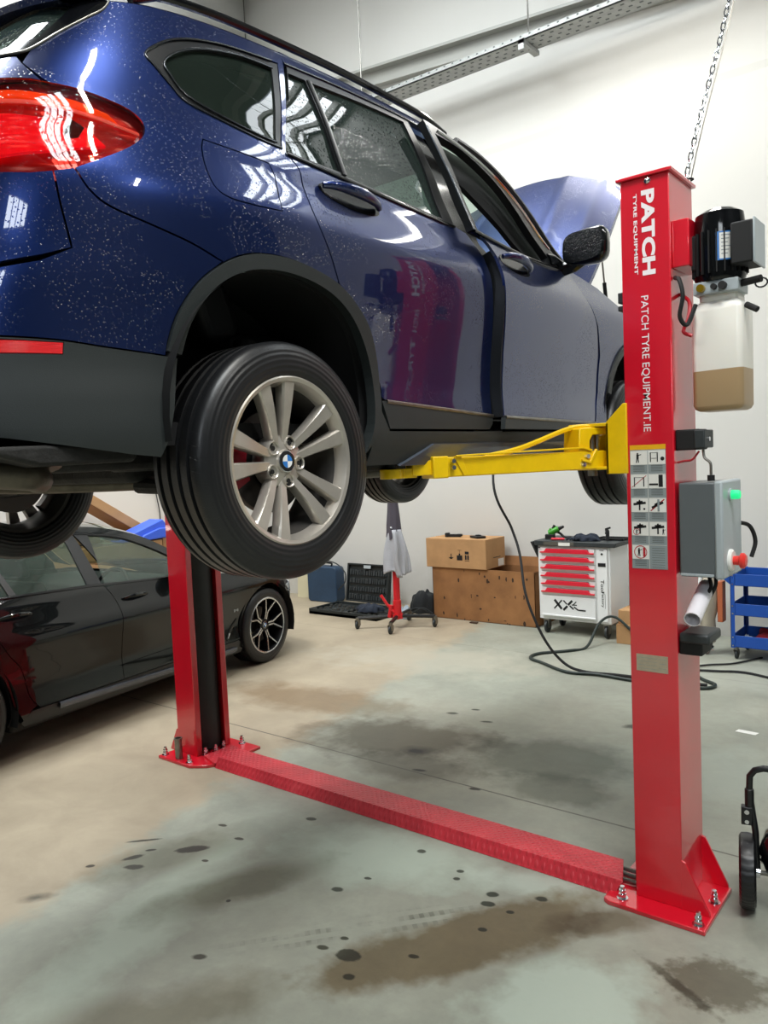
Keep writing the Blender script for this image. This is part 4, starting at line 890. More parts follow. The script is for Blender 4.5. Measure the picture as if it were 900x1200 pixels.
# warning decal: yellow header, nine pictograms over grey text blocks
x0, x1, zt, zb = .016, .153, 1.812, 1.338
mb = MB().mat(1).add([(x0, -.001, zb), (x1, -.001, zb), (x1, -.001, zt), (x0, -.001, zt)], [(0, 1, 2, 3)])
mb.mat(2).add([(x0, -.0016, zt-.018), (x1, -.0016, zt-.018), (x1, -.0016, zt), (x0, -.0016, zt)], [(0, 1, 2, 3)])
def q2(a, b, c, d, m_, yy=-.0020): mb.mat(m_).add([(a, yy, b), (c, yy, b), (c, yy, d), (a, yy, d)], [(0, 1, 2, 3)])
def ln(p, q, w, m_, yy=-.0026):
    p = Vector(p); q = Vector(q); d = (q-p).normalized(); n = Vector((-d.y, d.x))*w/2; a = [p-n, q-n, q+n, p+n]
    mb.mat(m_).add([(v.x, yy, v.y) for v in a], [(0, 1, 2, 3)])
def disc(c, rr, m_, yy=-.0027): mb.mat(m_).add([(c[0]+rr*math.cos(t), yy, c[1]+rr*math.sin(t)) for t in [2*PI*i/16 for i in range(16)]], [list(range(16))])
def ring(c, rr, w, m_):
    P = [(c[0]+rr*math.cos(t), c[1]+rr*math.sin(t)) for t in [2*PI*i/18 for i in range(19)]]
    for a, b in zip(P[:-1], P[1:]): ln(a, b, w, m_)
cw = (x1-x0)/2; rh = .0905; cells = []
for i in range(5):
    for j in range(2):
        cx0 = x0+j*cw; cz1 = zt-.020-i*rh
        if i == 4 and j == 1: q2(cx0+.001, cz1-rh+.002, cx0+cw-.001, cz1-.001, 1, -.0018); continue
        q2(cx0+.002, cz1-.055, cx0+cw-.0015, cz1-.002, 0); cells.append((cx0+cw/2, cz1-.028))
        for k in range(4): ln((cx0+.012, cz1-.060-.0065*k), (cx0+cw-.012, cz1-.060-.0065*k), .0012, 3, -.0019)
    ln((x0+.002, zt-.020-i*rh), (x1-.002, zt-.020-i*rh), .0012, 0)
ln((x0+cw, zt-.02), (x0+cw, zb), .0012, 0)
for k in range(9): ln((x0+cw+.01, zt-.020-4*rh-.012-.009*k), (x1-.01, zt-.020-4*rh-.012-.009*k), .001, 3, -.0019)
def man(c, s=1.):
    disc((c[0], c[1]+.015*s), .0035*s, 3); ln((c[0], c[1]+.012*s), (c[0], c[1]-.004*s), .009*s, 3); ln((c[0]-.002*s, c[1]-.003*s), (c[0]-.005*s, c[1]-.019*s), .004*s, 3); ln((c[0]+.002*s, c[1]-.003*s), (c[0]+.004*s, c[1]-.019*s), .004*s, 3); ln((c[0]+.003*s, c[1]+.009*s), (c[0]+.014*s, c[1]+.012*s), .003*s, 3)
def lift_(c, w=.02):
    for sx in (-1, 1): ln((c[0]+sx*w, c[1]-.018), (c[0]+sx*w, c[1]+.018), .004, 3)
    ln((c[0]-w, c[1]+.017), (c[0]+w, c[1]+.017), .0015, 3)
def car_(c, a=0., m_=3):
    d = Vector((math.cos(a), math.sin(a))); c = Vector(c); ln(c-d*.024, c+d*.024, .009, m_); ln(c-d*.012+Vector((0, .006)), c+d*.012+Vector((0, .006)), .007, m_)
C = cells
man((C[0][0]-.004, C[0][1]))
lift_((C[1][0]-.01, C[1][1]), .013); disc((C[1][0]+.022, C[1][1]-.006), .0075, 3); ln((C[1][0]-.02, C[1][1]-.004), (C[1][0], C[1][1]-.004), .002, 3)
lift_((C[2][0], C[2][1]-.002), .018); ln((C[2][0]-.028, C[2][1]-.022), (C[2][0]+.028, C[2][1]+.022), .0025, 4)
ln((C[3][0]+.014, C[3][1]-.022), (C[3][0]+.014, C[3][1]+.024), .016, 3); ln((C[3][0]-.03, C[3][1]-.012), (C[3][0]+.004, C[3][1]-.012), .007, 3)
for i_ in (4, 6, 7): car_((C[i_][0], C[i_][1]+.006), .12); ln((C[i_][0], C[i_][1]-.02), (C[i_][0], C[i_][1]+.02), .006, 3)
disc((C[4][0]+.018, C[4][1]-.015), .004, 3); man((C[7][0]+.02, C[7][1]-.01), .6); ring((C[6][0]-.014, C[6][1]-.012), .012, .002, 4); man((C[6][0]-.014, C[6][1]-.012), .5)
car_((C[5][0], C[5][1]), .45); ln((C[5][0]-.026, C[5][1]-.022), (C[5][0]+.026, C[5][1]+.022), .004, 4); ln((C[5][0]+.004, C[5][1]-.024), (C[5][0]+.004, C[5][1]+.022), .008, 1, -.0029)
ring(C[8], .024, .003, 4); man((C[8][0]-.006, C[8][1]), .85); ln((C[8][0]+.014, C[8][1]-.018), (C[8][0]+.014, C[8][1]+.018), .009, 4)
mb.build('warning_decal', ['decal_white', 'decal_grey', 'decal_yellow', 'decal_black', 'decal_red'], r, smooth=False)
mb = MB().box(.024, .146, -.0016, 0, .937, 1.003).mat(1)
for k in range(4):
    q = .990-.014*k; ln((.032, q), (.105, q), .0012, 1, -.0019)
for k in range(3): ln((.112, .990-.018*k), (.138, .990-.018*k), .0016, 1, -.0019)
mb.build('rating_plate', ['plate', 'decal_grey'], r, smooth=False)
# carriage and arms
def carriage(par, sx, xo, label=None):
    c = MB().prism([(.00, 1.715), (-.105, 1.715), (-.105, 1.905), (-.055, 1.965), (.00, 1.985)], 'y', .03, .045) if False else MB()
    # vertical plates (in x,z), standing proud of the post's open side
    for yy in (-.012, PB_): c.prism([(xo+sx*a, z) for a, z in ((.01, 1.705), (-.075, 1.705), (-.075, 1.905), (-.005, 1.975), (.01, 1.975))], 'y', yy, yy+.012)
    c.box(xo-sx*.075, xo-sx*.063, -.012, PB_+.012, 1.705, 1.905)
    c.box(xo-sx*.23, xo-sx*.063, -.012, PB_+.012, 1.892, 1.905).box(xo-sx*.23, xo-sx*.063, -.012, PB_+.012, 1.722, 1.735)
    return c.build('carriage', 'yellow', par, .003)
def arm(par, p, tgt, sz, flip=1):
    """p: pivot (x, y), tgt: pad centre (x, y)"""
    p = Vector((p[0], p[1], 0)); t = Vector((tgt[0], tgt[1], 0)); d = (t-p); L = d.length; d.normalize(); n = Vector((-d.y, d.x, 0)); z0 = 1.748
    T = Matrix((d, n, Vector((0, 0, 1)))).transposed().to_4x4(); T.translation = p; e = empty('swing_arm', (0, 0, 0), 0, par)
    mb = MB(); mb.T = T
    mb.prism([(-.045, -.055), (L*.82, -.040), (L*.82, .040), (-.045, .055)], 'z', z0-.022, z0+.05); mb.cyl((0, 0, z0-.024), (0, 0, z0+.14), .05, n=24, caps=True) if False else None
    # raised gooseneck at the pivot
    mb.prism([(-.05, z0-.02), (.10, z0-.02), (.105, z0+.06), (.10, z0+.138), (.05, z0+.142), (-.05, z0+.142), (-.05, z0+.115), (.035, z0+.112), (.05, z0+.09), (.05, z0+.045), (.035, z0+.03), (-.05, z0+.02)], 'y', -.048, .048)
    mb.build('outer_tube', 'yellow', e, .004)
    mb = MB(); mb.T = T; mb.prism([(.60, -.030), (L-.07, -.028), (L-.07, .028), (.40, .030)], 'z', z0-.012, z0+.042); mb.build('inner_tube', 'yellow', e, .003)
    mb = MB(); mb.T = T; mb.prism([(L*.77, -.046), (L*.84, -.046), (L*.84, .046), (L*.77, .046)], 'z', z0-.025, z0+.054); mb.build('end_collar', 'yellow', e, .004)
    mb = MB(); mb.T = T; mb.box(L-.09, L-.02, -.022, .022, z0-.018, z0+.016).cyl((L, 0, z0-.018), (L, 0, z0+.016), .042, n=28); mb.build('pad_carrier', 'yellow', e, .002)
    mb = MB(); mb.T = T; mb.cyl((L, 0, z0+.016), (L, 0, z0+.034), .018, n=18).cyl((L, 0, z0+.034), (L, 0, z0+.046), .052, n=28); mb.build('arm_pad', 'darkgrey', e, .002)
    mb = MB(); mb.T = T; mb.cyl((0, 0, z0-.05), (0, 0, z0+.16), .019, n=20); mb.build('pivot_pin', 'steel', e)
    mb = MB(); mb.T = T
    mb.prism([(.05, z0+.048), (.09, z0+.060), (L*.74, z0+.050), (L*.74, z0+.056), (.09, z0+.067), (.045, z0+.056)], 'y', flip*.05, flip*.058)
    mb.prism([(.02, z0+.055), (.055, z0+.0), (.10, z0+.012), (.10, z0+.022), (.06, z0+.012), (.03, z0+.058)], 'y', flip*.05, flip*.06)
    mb.prism([(L*.68, z0-.02), (L*.71, z0+.052), (L*.745, z0+.052), (L*.70, z0-.02)], 'y', flip*.042, flip*.047); mb.build('toe_guard', 'yellow', e, .0015)
    for a, zz in ((.07, z0+.03), (.09, z0-.002), (L*.755, z0+.035), (L*.755, z0+.012)):
        mb = MB(); mb.T = T; mb.cyl((a, flip*.048, zz), (a, flip*.062, zz), .009, n=6); mb.build('bolt', 'chrome', e)
    return e
carriage(near, 1, 0.)
e = arm(near, (-.150, .030), (-.545, -.775), 0, 1)
arm(near, (-.150, .235), (-.60, 1.02), 0, -1)
MB().prism([(0, 0), (.0, .012), (.72, .012), (.72, 0)], 'z', 0, .001).v
mb = MB().tube(spl([(-.13, .005, 1.893), (-.20, -.07, 1.888), (-.29, -.30, 1.82), (-.36, -.45, 1.793)], 8), .010, 6); mb.build('guard_bar', 'yellow', near)
# far post
r, col = post('lift_post', 'red lift post beside the black saloon car, open side with black rubber curtain', -PS, -1, 0); far = r
MB().prism([(-.235, -.117), (.07, -.119), (.16, -.06), (.20, .0), (.20, .34), (-.235, .34)], 'z', 0, .018).build('base_plate', 'red', r, .003)
for yy in (0, .250): MB().prism([(-PA+.003, .018), (-.262, .018), (-.262, .03), (-PA-.012, .16), (-PA+.003, .165)], 'y', yy, yy+.010).build('gusset', 'red', r, .0015)
for x, yy in ((-.205, -.085), (.03, -.085), (-.205, .31), (.06, .31), (.02, .05), (.03, .12), (.02, .19)): bolt(r, x, yy)
mb = MB(); rows = []
for zz in (.03, 1.64): rows.append([(-.002+.022*math.sin(PI*i/12)-.03, .047+(PB_-.094)*i/12, zz) for i in range(13)])
mb.grid(rows).build('curtain', 'curtain', r)
mb = MB(); rows = [[(a[0], a[1], a[2]) for a in rw] for rw in [[(-.002+.022*math.sin(PI*i/12)-.03, .047+(PB_-.094)*i/12, zz) for i in range(13)] for zz in (1.99, 2.79)]]
mb.grid(rows).build('curtain', 'curtain', r)
carriage(far, -1, 0.)
arm(far, (.150, .030), (.80, -.775), 0, 1); arm(far, (.150, .235), (.80, 1.05), 0, -1)
for o in far.children:
    pass
# spare steel tube standing on the far base plate
o = MB().lathe([(.018, 0), (.023, 0), (.023, .118), (.026, .12), (.026, .128), (.018, .128), (.018, .01)], (-2.842, -.075, .0185), (0, 0, 1), 24, closed=True).build('steel_sleeve', 'steel'); setp(o, 'short bare steel tube standing on the far lift post base plate', 'steel tube')
# floor cover between the posts
def diamond():
    t = NT('red_chequer_plate'); t.b.inputs['Base Color'].default_value = hx('#cf2f3c'); t.b.inputs['Roughness'].default_value = .38
    c = t.coord(); s = t.n('ShaderNodeSeparateXYZ'); t.l(c, s.inputs[0]); u = t.math('MULTIPLY', s.outputs[0], 30); v = t.math('MULTIPLY', s.outputs[1], 30)
    a = t.math('MULTIPLY', t.math('SINE', t.math('MULTIPLY', t.math('ADD', u, v), PI)), t.math('SINE', t.math('MULTIPLY', t.math('SUBTRACT', u, v), PI)))
    a = t.math('MAXIMUM', t.math('SUBTRACT', t.math('ABSOLUTE', a), .45), 0)
    t.bump(a, .9, .006)
    n = t.noise(5, 4, .6); t.l(t.ramp(n, [(.3, hx('#b82a36')), (.6, hx('#d23440')), (.8, hx('#dc4a52'))]), t.b.inputs['Base Color']); return t.m
M['chequer'] = diamond()
r = thing('floor_cover', 'long red chequer-plate cover running along the floor between the lift posts', 'floor cover', (0, 0, 0))
prof = [(-.030, .0), (.0, .058), (.165, .058), (.205, .0), (.201, .0), (.163, .054), (.002, .054), (-.026, .0)]
mb = MB(); V = []
for xx, dx in ((-2.56, 0), (-.085, 0)): V += [(xx+(.03 if xx > -1 and p[1] > .05 else 0)-(.06 if xx > -1 and p[0] > .1 else 0), p[0], p[1]+.001) for p in prof]
n = len(prof); mb.add(V, [(i, n+i, n+(i+1) % n, (i+1) % n) for i in range(n)]+[list(range(n)), [n+i for i in range(n)][::-1]]); mb.build('cover', 'chequer', r, .0015)
mb = MB().prism([(-2.56, -.030), (-2.72, .02), (-2.72, .24), (-2.56, .205)], 'z', .019, .030); mb.build('end_flange', 'chequer', r, .002)
for yy in (.05, .09, .13): MB().tube([(-.35, yy, .03), (-.10, yy+.01, .035), (.0, yy+.015, .03)], .009, 8).build('hydraulic_hose', 'steel', r)
mb = MB()
# hydraulic power unit on the near post
r = near
MB().box(PA, PA+.062, .02, .20, 2.455, 2.625).build('pump_bracket', 'red', r, .004)
unit = empty('power_unit', (0, 0, 0), 0, r); cx, cy = .325, .115
MB().lathe([(0, 2.645), (.055, 2.648), (.082, 2.632), (.086, 2.60), (.088, 2.58), (.088, 2.405), (.082, 2.39), (0, 2.39)], (cx, cy, 0), (0, 0, 1), 40).build('motor', 'gloss_black', unit, ang=30)
mb = MB()
for k in range(22):
    a = 2*PI*k/22; mb.cbox((cx+.090*math.cos(a), cy+.090*math.sin(a), 2.49), (.012, .004, .15), (0, 0, a))
mb.build('motor_fins', 'black', unit)
MB().prism([(cx+.060, .02), (cx+.135, .02), (cx+.135, .16), (cx+.060, .16)], 'z', 2.43, 2.575).build('terminal_box', 'black', unit, .006)
MB().box(cx+.135, cx+.142, .015, .165, 2.425, 2.58).build('terminal_lid', 'greylid', unit, .003)
mb = MB().box(cx-.085, cx-.062, cy-.06, cy+.06, 2.44, 2.56); mb.build('mount_flange', 'black', unit, .003)
V = [(cx+.0886*math.cos(a), cy+.0886*math.sin(a)) for a in [math.radians(-84+i*9) for i in range(6)]]
mb = MB().mat(0).grid([[(p[0], p[1], z) for p in V] for z in (2.455, 2.555)]); V2 = [(cx+.0892*math.cos(a), cy+.0892*math.sin(a)) for a in [math.radians(-76+i*7.4) for i in range(5)]]
mb.mat(1).grid([[(p[0], p[1], z) for p in V2] for z in (2.46, 2.55)])
V3 = lambda a0, a1: [(cx+.0896*math.cos(a), cy+.0896*math.sin(a)) for a in [math.radians(a0+i*(a1-a0)/4) for i in range(5)]]
mb.mat(2)
for k in range(6): mb.grid([[(p[0], p[1], z) for p in V3(-72, -52-3*(k % 3))] for z in (2.540-.013*k, 2.543-.013*k)])
mb.build('motor_label', ['badge_blue', 'decal_white', 'decal_grey'], unit)
MB().box(cx-.075, cx+.080, cy-.075, cy+.06, 2.345, 2.39).build('valve_block', 'greylid', unit, .003)
for dx, rr, mt in ((-.045, .014, 'brass'), (.0, .010, 'black'), (.03, .014, 'black')):
    if mt == 'brass': M['brass'] = mat('brass_plug', '#c9a227', .3, .9)
    MB().cyl((cx+dx, cy-.075, 2.366), (cx+dx, cy-.095, 2.366), rr, n=14).build('valve_plug', mt, unit)
MB().cyl((cx+.075, cy-.03, 2.372), (cx+.15, cy-.05, 2.375), .013, n=12).build('release_lever', 'black', unit)
MB().tube([(cx+.15+.02*math.sin(t), cy-.05, 2.36-.016*math.cos(t)) for t in [2*PI*i/14 for i in range(14)]], .003, 6, closed=True).build('lever_ring', 'black', unit)
MB().cyl((cx+.095, cy-.03, 2.295), (cx+.135, cy-.045, 2.27), .011, n=10).build('filler_cap', 'black', unit)
# reservoir: translucent tank, half full of brown oil
def tankmat():
    t = NT('cloudy_plastic_tank'); t.b.inputs['Base Color'].default_value = hx('#f2efe9'); t.b.inputs['Roughness'].default_value = .3; t.b.inputs['Subsurface Weight'].default_value = .25; t.b.inputs['Subsurface Radius'].default_value = (.03, .025, .02)
    s = t.n('ShaderNodeSeparateXYZ'); t.l(t.coord(), s.inputs[0]); f = t.math('GREATER_THAN', t.math('ADD', 2.072, t.math('MULTIPLY', t.math('SUBTRACT', .32, s.outputs[0]), -.02)), s.outputs[2])
    t.l(t.mix(f, hx('#efece4'), hx('#b49873')), t.b.inputs['Base Color']); return t.m
M['tank'] = tankmat()
x0, x1, y0, y1 = .238, .415, .045, .215
mb = MB(); rows = []
for z, k, kz in ((1.925, .80, 0), (1.932, .93, 0), (1.945, 1, 0), (2.285, 1, 0), (2.300, .96, 0), (2.318, .80, 0), (2.322, .74, 0), (2.345, .74, 0)):
    mx, my = (x0+x1)/2, (y0+y1)/2; rows.append([(mx+(p[0]-mx)*k, my+(p[1]-my)*k, z) for p in rrect(x0, x1, y0, y1, .022)+[rrect(x0, x1, y0, y1, .022)[0]]])
mb.grid(rows); mb.add(rows[0][:-1], [list(range(len(rows[0])-1))[::-1]]); mb.build('oil_reservoir', 'tank', unit, ang=40)
MB().tube(spl([(.19, .03, 2.42), (.22, -.02, 2.40), (.235, -.03, 2.34), (.22, -.02, 2.27), (.24, .0, 2.24), (.265, .02, 2.31)], 8), .008, 8).build('hose', 'black', unit)
MB().tube(spl([(.185, .10, 2.37), (.23, .06, 2.33), (.235, .03, 2.27), (.22, .02, 2.22), (.25, .02, 2.20)], 8), .007, 8).build('hose', 'red_dark', unit)
# limit switch, control box, cable box, pipe
def lockbox(z0, z1, nm):
    o = MB().box(PA, PA+.085, .015, .13, z0, z1).build(nm, 'black', r, .006); MB().box(PA+.07, PA+.108, .01, .12, z0+.006, z1-.004).build('cover', 'darkgrey', o, .004)
    MB().cyl((PA+.108, .06, (z0+z1)/2), (PA+.112, .06, (z0+z1)/2), .009, n=14).build('screw', 'chrome', o); return o
lockbox(1.785, 1.862, 'lock_housing')
o = MB().box(PA, PA+.085, .015, .155, 1.015, 1.085).build('lock_housing', 'black', r, .006); MB().box(PA+.005, PA+.115, .0, .16, 1.062, 1.102).build('cover', 'darkgrey', o, .01); MB().cyl((PA+.112, .05, 1.045), (PA+.118, .05, 1.045), .009, n=14).build('screw', 'chrome', o)
MB().tube(spl([(.27, .06, 1.785), (.275, .06, 1.755), (.295, .06, 1.735), (.297, .06, 1.70), (.297, .06, 1.672)], 6), .005, 8).build('switch_cable', 'steel', r)
MB().tube(spl([(PA+.002, .03, 1.74), (.21, .03, 1.745), (.24, .03, 1.75), (.262, .04, 1.78)], 6), .004, 8).build('switch_cable', 'red_dark', r)
MB().cyl((.297, .06, 1.668), (.297, .06, 1.69), .013, n=12).build('cable_gland', 'black', r)
cb = MB().box(PA+.012, .325, .005, .25, 1.315, 1.664).build('control_box', 'greybox', r, .006); MB().box(.322, .352, .0, .255, 1.31, 1.669).build('lid', 'greylid', cb, .008)
MB().box(PA+.016, .318, .0, .01, 1.318, 1.328).build('edge_strip', 'greylid', cb, .002)
t = NT('green_lamp'); t.b.inputs['Base Color'].default_value = hx('#18c070'); t.b.inputs['Emission Color'].default_value = hx('#1fd584'); t.b.inputs['Emission Strength'].default_value = .9; M['green'] = t.m
MB().cyl((.352, .10, 1.615), (.358, .10, 1.615), .024, n=20).build('lamp_ring', 'greylid', cb); MB().lathe([(0, .034), (.014, .032), (.017, .026), (.017, .0)], (.355, .10, 1.615), (1, 0, 0), 20).build('up_button', 'green', cb)
M['estop_yellow'] = mat('pale_yellow_plastic', '#e9dfa0', .4); M['estop'] = mat('bright_red_button', '#e23a33', .3)
MB().lathe([(0, .012), (.036, .012), (.042, .006), (.042, 0)], (.352, .09, 1.372), (1, 0, 0), 24).build('stop_collar', 'decal_white', cb)
MB().lathe([(0, .050), (.02, .048), (.029, .040), (.029, .030), (.018, .024), (.016, .0)], (.36, .09, 1.372), (1, 0, 0), 24).build('stop_button', 'estop', cb)
MB().tube(spl([(.34, .25, 1.50), (.37, .30, 1.48), (.385, .32, 1.42), (.375, .30, 1.36)], 8), .008, 8).build('power_cable', 'black', r)
MB().tube(spl([(.27, .10, 1.315), (.285, .08, 1.27), (.27, .06, 1.24), (.25, .08, 1.22), (.235, .12, 1.24)], 8), .007, 8).build('power_cable', 'black', r)
MB().tube(spl([(.29, .12, 1.315), (.295, .10, 1.27), (.265, .10, 1.215), (.24, .12, 1.20)], 8), .007, 8).build('power_cable', 'black', r)
p0 = Vector((.255, .13, 1.262)); p1 = Vector((.262, -.075, 1.172))
mb = MB(); d = (p1-p0); L = d.length; mb.lathe([(.026, 0), (.030, 0), (.030, L), (.027, L), (.027, .0)], p0, d, 28, closed=True); mb.build('conduit_pipe', 'pvc', r)
MB().box(-.03, .0, .03, .08, 2.36, 2.40).box(-.03, .0, .03, .08, 2.33, 2.35).build('latch', 'darkgrey', r, .003)
# ================================================================ THE BLACK SALOON CAR
S = BMap(**SEDMAP); YS = math.radians(9.5)
sed = thing('saloon_car', 'black saloon car parked on the floor behind the far lift post', 'car', (-4.5335, -1.1700, 0), YS)
BP = 'blackpaint'; SU0, SU1 = S.U0, S.U1
def sarch(c, r, z=.345, n=18, a0=-.12, a1=1.12): return [(c+r*math.cos(PI*(a1-(a1-a0)*i/n)), z+r*1.02*math.sin(PI*(a1-(a1-a0)*i/n))) for i in range(n+1)]
SROOF = spl([(-.72, 1.06), (-.45, 1.17), (-.1, 1.285), (.35, 1.375), (.8, 1.412), (1.19, 1.408), (1.378, 1.390), (1.572, 1.345), (1.76, 1.275), (1.953, 1.165), (2.15, 1.03), (2.30, .945)], 5)
SRT = lambda u: np.interp(u, [p[0] for p in SROOF], [p[1] for p in SROOF])
SBELT = spl([(-.42, 1.045), (.0, 1.045), (.397, 1.027), (.515, 1.023), (1.054, 1.002), (1.184, .993), (1.812, .953), (2.12, .94)], 4)
SB = lambda u: np.interp(u, [p[0] for p in SBELT], [p[1] for p in SBELT])
WTOP = spl([(-.35, 1.075), (-.1, 1.18), (.2, 1.265), (.6, 1.33), (1.0, 1.352), (1.192, 1.348), (1.475, 1.306), (1.661, 1.24), (1.884, 1.124), (2.08, .985)], 4)
SWT = lambda u: np.interp(u, [p[0] for p in WTOP], [p[1] for p in WTOP])
RDR = spl([(.255, 1.02), (.262, .93), (.301, .785), (.353, .69), (.43, .60), (.47, .50), (.50, .38), (.56, .30)], 4)
GAP = spl([(1.205, .975), (1.245, .90), (1.262, .80), (1.262, .606), (1.262, .30)], 4)
FGAP = spl([(2.14, .93), (2.19, .84), (2.245, .7), (2.25, .5), (2.22, .30)], 4)
RA, FA = sarch(0, .375), sarch(2.975, .375)
def ccw(p): return p if area2(p) > 0 else p[::-1]
for side in (1, -1):
    k = dict(side=side)
    door = panel('rear_door', S, ccw(RDR+GAP[::-1]+[(u, z) for u, z in SBELT[::-1] if .27 < u < 1.19]), BP, sed, **k)
    wf = panel('window_frame', S, ccw([(u, z) for u, z in SBELT if .27 < u < 1.19]+[(1.185, .996)]+[(1.14, 1.355)]+[(u, z+.018) for u, z in WTOP[::-1] if .27 < u < 1.1]+[(.27, 1.20)]), 'satin_black', door, [[(.515, 1.03), (.9, 1.018), (1.06, 1.010), (1.045, 1.338)]+[(u, z) for u, z in WTOP[::-1] if .45 < u < 1.03]+[(.44, 1.30)], [(.30, 1.04), (.465, 1.033), (.405, 1.285), (.30, 1.27)]], off=.001, **k)
    panel('window_glass', S, ccw([(.51, 1.025), (.9, 1.013), (1.065, 1.005), (1.05, 1.343)]+[(u, z+.003) for u, z in WTOP[::-1] if .45 < u < 1.03]+[(.435, 1.302)]), 'glass_sedan', door, off=-.006, thick=.003, gap=0, **k)
    panel('quarter_light', S, ccw([(.295, 1.035), (.47, 1.03), (.41, 1.29), (.295, 1.275)]), 'glass_sedan', door, off=-.006, thick=.003, gap=0, **k)
    def shandle(d, u, z):
        panel('door_handle', S, [(u+.12*math.cos(a), z+.030*math.sin(a)) for a in [2*PI*i/20 for i in range(20)]], 'gloss_black', d, off=.001, thick=.002, gap=0, **k)
        P = [tuple(S(np.array([u-.11+.22*i/10]), np.array([z+.008-.004*i/10]), .010+.030*math.sin(PI*i/10)**.6)[0]*np.array([side, 1, 1])) for i in range(11)]
        MB().tube(P, .012, 10, rf=lambda t: .009+.006*math.sin(PI*t)).build('pull_bar', BP, d)
    shandle(door, .45, .905)
    door = panel('front_door', S, ccw(GAP+FGAP[::-1]+[(u, z) for u, z in SBELT[::-1] if 1.21 < u < 2.13]), BP, sed, **k)
    fo = [(1.215, .998), (1.5, .982), (1.9, .955), (2.0, .95)]+[(u, z) for u, z in WTOP[::-1] if 1.21 < u < 2.03]
    panel('window_frame', S, ccw([(u, z) for u, z in SBELT if 1.19 < u < 2.13]+[(u, z+.018) for u, z in WTOP[::-1] if 1.15 < u < 2.09]+[(1.145, 1.360)]), 'satin_black', door, [ccw(fo)], off=.001, **k)
    panel('window_glass', S, ccw(inset(ccw(fo), -.004)), 'glass_sedan', door, off=-.006, thick=.003, gap=0, **k)
    shandle(door, 1.43, .868)
    mr = [(1.02*side, 1.90, .985)]; mb = MB(); rows = []
    for i in range(9):
        ph = PI*i/8; rr = max(.03, math.sin(ph)**.5); rows.append([(1.0*side+.10*rr*math.cos(a)*1.0, 1.93-.06*math.cos(ph)*1.2, 1.005+.062*rr*math.sin(a)) for a in [2*PI*j/20 for j in range(21)]])
    mb.grid(rows); mb.tube([(.87*side, 1.95, .955), (.95*side, 1.94, .97)], .022, 8); mb.build('wing_mirror', BP, door, ang=60)
    panel('roof_side_rail', S, ccw([(u, z+.019) for u, z in WTOP if u > .25]+[(2.30, .94)]+[(u, z) for u, z in SROOF[::-1] if u > .25]), BP, sed, **k)
    stroke('window_trim', S, [(u, z+.010) for u, z in WTOP if u > -.3], .012, .004, 'gloss_black', sed, side)
    stroke('belt_trim', S, [(u, z+.004) for u, z in SBELT], .016, .004, 'gloss_black', sed, side)
    q = RDR[:-1]+[(.50, .30), (.44, .235)]+[p for p in RA[::-1]][0:0]
    qp = [(.44, .24), (.50, .30)]+RDR[::-1][1:]+[(.262, 1.03), (.262, 1.215)]+[(u, z) for u, z in SROOF[::-1] if u < .24]+[(-.80, .98), (-1.1, .97), (-1.25, .93), (-1.3, .80), (-1.0, .62), (-.62, .55), (-.40, .44)]+[p for p in RA if p[1] > .30 and p[0] < .5]
    panel('quarter_panel', S, ccw(qp), BP, sed, [[(-.30, 1.07), (0, 1.062), (.22, 1.05), (.24, 1.262), (.12, 1.235), (-.1, 1.17)]], **k)
    panel('quarter_window', S, [(-.31, 1.065), (0, 1.055), (.235, 1.045), (.25, 1.27), (.12, 1.24), (-.1, 1.175)], 'glass_dark', sed, off=-.006, thick=.003, gap=0, **k)
    panel('rear_bumper', S, ccw([(-.41, .44), (-.63, .55), (-1.0, .61), (-1.3, .79), (SU0, .79), (SU0, .22), (-1.2, .20), (-.6, .2), (-.42, .25)]), BP, sed, **k)
    panel('boot_lid', S, ccw([(-1.31, .80), (-1.26, .93), (-1.35, 1.0), (SU0, 1.0), (SU0, .80)]), BP, sed, **k)
    panel('sill', S, ccw([(.42, .235), (.50, .295), (.58, .297), (2.22, .297), (2.56, .297), (2.62, .235), (2.62, .17), (.45, .20)]), 'satin_black', sed, off=-.004, thick=.03, **k)
    stroke('sill_trim', S, [(.70, .275), (1.2, .262), (1.73, .245), (2.3, .228), (2.52, .222)], .040, .012, 'skirt', sed, side)
    fe = FGAP+[(2.30, .30), (2.58, .30)]+[p for p in FA if p[1] > .31 and p[0] < 3.36]+[(3.34, .50), (3.42, .60), (3.50, .665), (3.30, .74), (3.0, .80), (2.6, .87), (2.3, .925)]
    fen = panel('front_fender', S, ccw(fe), BP, sed, **k)
    text_ = MB(); o_ = S(np.array([2.505]), np.array([.550]), .004)[0]; e_ = S(np.array([2.565]), np.array([.550]), .004)[0]
    if side > 0: text_on(text_, 'M', o_, Vector(e_)-Vector(o_), (0, 0, .024), .04); text_.build('fender_badge', 'chrome', fen, smooth=False)
    stroke('air_vent', S, [(2.40, .33), (2.47, .42), (2.55, .48)], .03, .004, 'gloss_black', fen, side); stroke('vent_blade', S, [(2.41, .34), (2.44, .38)], .012, .008, 'chrome', fen, side)
    panel('headlamp', S, ccw([(3.43, .60), (3.35, .66), (3.50, .675), (3.75, .66), (3.9, .62), (3.85, .56), (3.6, .55)]), M['lampglass'], sed, off=.003, **k)
    panel('front_bumper', S, ccw([p for p in FA if p[0] > 3.27 and p[1] < .55][::-1]+[(3.35, .50), (3.42, .59), (3.6, .545), (3.86, .55), (4.0, .56), (SU1, .56), (SU1, .15), (3.7, .15), (3.36, .17), (3.33, .22)]), BP, sed, **k)
    panel('grille', S, ccw([(3.91, .57), (3.95, .66), (SU1, .68), (SU1, .57)]), 'gloss_black', sed, **k)
